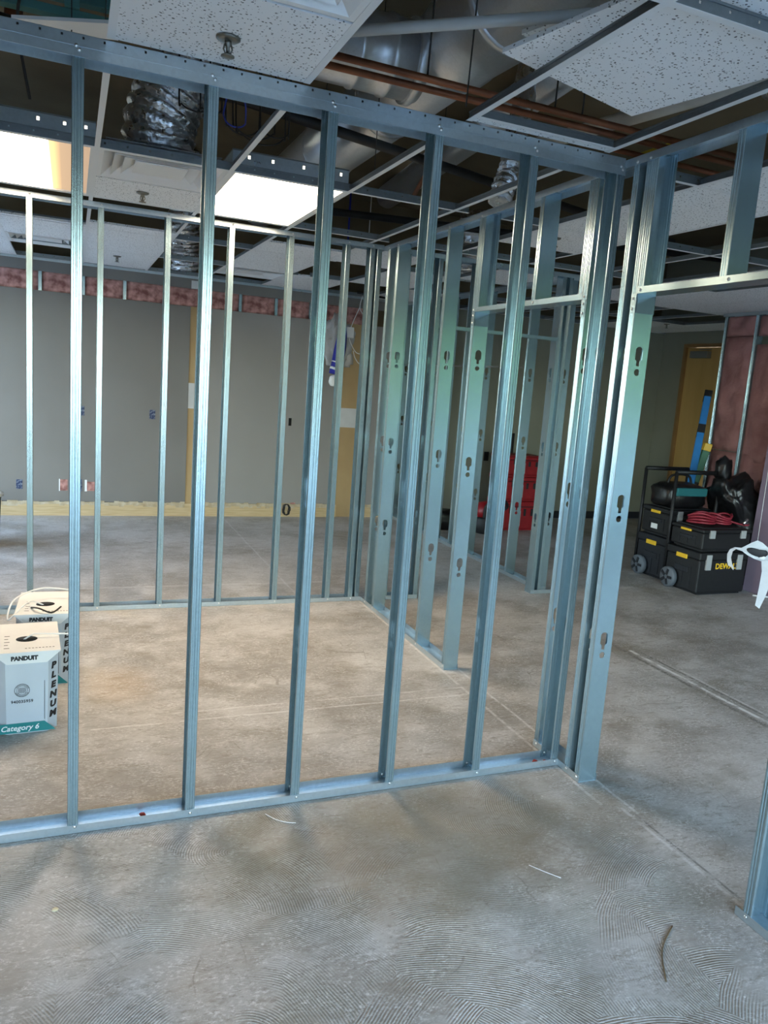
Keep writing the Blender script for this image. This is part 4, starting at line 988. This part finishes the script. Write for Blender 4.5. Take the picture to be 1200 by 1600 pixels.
MB().lathe([(.17, 0), (.19, .02), (.205, .42), (.20, .43)], 24).build('drum_body', M_darkpl, lb); MB().lathe([(.20, .43), (.225, .432), (.225, .452), (.19, .455)], 24).build('rim', M_white, lb)

# white sheet hanging on a string by the right doorway
hm = thing('hanging_sheet', 'torn white plastic sheet with an oval hole hanging on a string, right edge', 'sheet', (3.43, .3, 0))
MB().tube([(0, 0, .985), (0, 0, 2.64)], .0015, 6).build('string', M_cable, hm)
def sheet_uv(x, y):      # outline noted on a 5x grid
    dx, dy = (x - 1115) / 5 * .00341, (y - 810) / 5 * .00341
    return (dx + .15 * dy, .985 - dy)
oval = [sheet_uv(1105 + 72 * math.cos(a) - 10 * math.sin(a), 912 + 22 * math.cos(a) + 30 * math.sin(a)) for a in [2 * PI * k / 20 for k in range(20)]]
shp = [sheet_uv(*q) for q in [(1115, 812), (1075, 832), (1030, 862), (995, 885), (945, 888), (908, 912), (886, 955), (884, 1010), (892, 1045), (915, 1052), (930, 1075), (937, 1058), (922, 1020), (916, 975), (930, 925), (955, 902), (1000, 912), (1040, 940), (1090, 965), (1140, 980), (1142, 1060), (1118, 1200), (1088, 1340), (1120, 1366), (1165, 1260), (1195, 1170), (1205, 1060), (1225, 960), (1240, 890), (1200, 872), (1150, 828)]]
hm.rotation_euler = (0, 0, -.83)
fold = lambda u, v: .022 * math.sin(u * 22) + .05 * (v - .9) * math.sin(v * 11) - .10 * max(0, -u - .06)
bmx = MB(); bmx.plate(shp, [oval], .002, lambda u, v, w: (u, w + fold(u, v), v)); bmx.build('sheet_body', M_paper, hm)
for nm, q, r_, m_ in (('button', sheet_uv(1145, 944), .017, M_white), ('hole_backing', sheet_uv(1105, 912), .058, M_darkpl)):
    d_ = MB(); d_.lathe([(r_, 0), (r_, .004), (r_ * .7, .007)], 18, Matrix.Translation((q[0], fold(*q) + (.012 if nm != 'button' else 0), q[1])) @ Matrix.Rotation(PI / 2, 4, 'X') @ Matrix.Diagonal((1, 1 if nm == 'button' else .5, 1, 1))); d_.build(nm, m_, hm)

# ---------------------------------------------------------------- small things on the floor
m = MB(); m.lathe([(.009, 0), (.010, .001), (.009, .0025)], 16, Matrix.Translation((-.032, -.415, .001))); tag(m.build('washer', M_coin), 'small pale round disc on the near floor at left', 'disc')
for q, l in (([(1.526, -.637, .004), (1.56, -.69, .005), (1.597, -.735, .004)], 'straight white wire scrap on the near floor, right of centre'), ([(.699, -.058, .004), (.73, -.11, .005), (.77, -.14, .004), (.796, -.149, .004)], 'curved pale wire scrap on the floor just before the near track')):
    tag(MB().tube(along(q, 6), .0015, 6).build('wire_scrap', M_cable), l, 'wire')
tag(MB().tube(along([(1.81, -1.06, .003), (1.70, -1.14, .004), (1.62, -1.25, .003)], 6), .0025, 6).build('wire_scrap', noisy('rusty_wire', (.13, .09, .05), (.18, .13, .07), 9, .8)), 'curved brown wire scrap on the near floor, lower right', 'wire')
for x, y, z, l in ((1.975, .045, .003, 'red plastic scrap in the near track beside the corner post'), (2.03, .12, .001, 'red plastic scrap on the floor behind the corner post'), (2.02, .03, .003, 'red plastic scrap against the front lip of the near track'), (.26, .05, .003, 'red plastic scrap in the near track between first and second studs')):
    b = bmesh.new(); bmesh.ops.create_icosphere(b, subdivisions=2, radius=.009)
    for v in b.verts: v.co *= 1 + .5 * noise.noise(v.co * 120 + Vector((x, y, 0)))
    mm = MB(); mm.bm(b, Matrix.Translation((x, y, z + .007)) @ Matrix.Diagonal((1.5, .8, .8, 1))); tag(mm.build('plastic_scrap', M_redbit), l, 'scrap')
m = MB(); m.tube([(4.9, .9, .004), (5.2, .95, .004)], .004, 6)
tag(m.build('wire_scrap', M_dcable), 'dark thin wire scrap on the floor in the right room', 'wire')
for x, y, l in ((5.88, 2.22, 'nearer pale stick on the floor under the hanging sheet'), (5.75, 2.36, 'pale stick on the floor beside the front tool box')):
    tag(MB().tube([(x, y, .012), (x + .16, y - .1, .012)], .008, 6).build('offcut_stick', M_cable), l, 'stick')
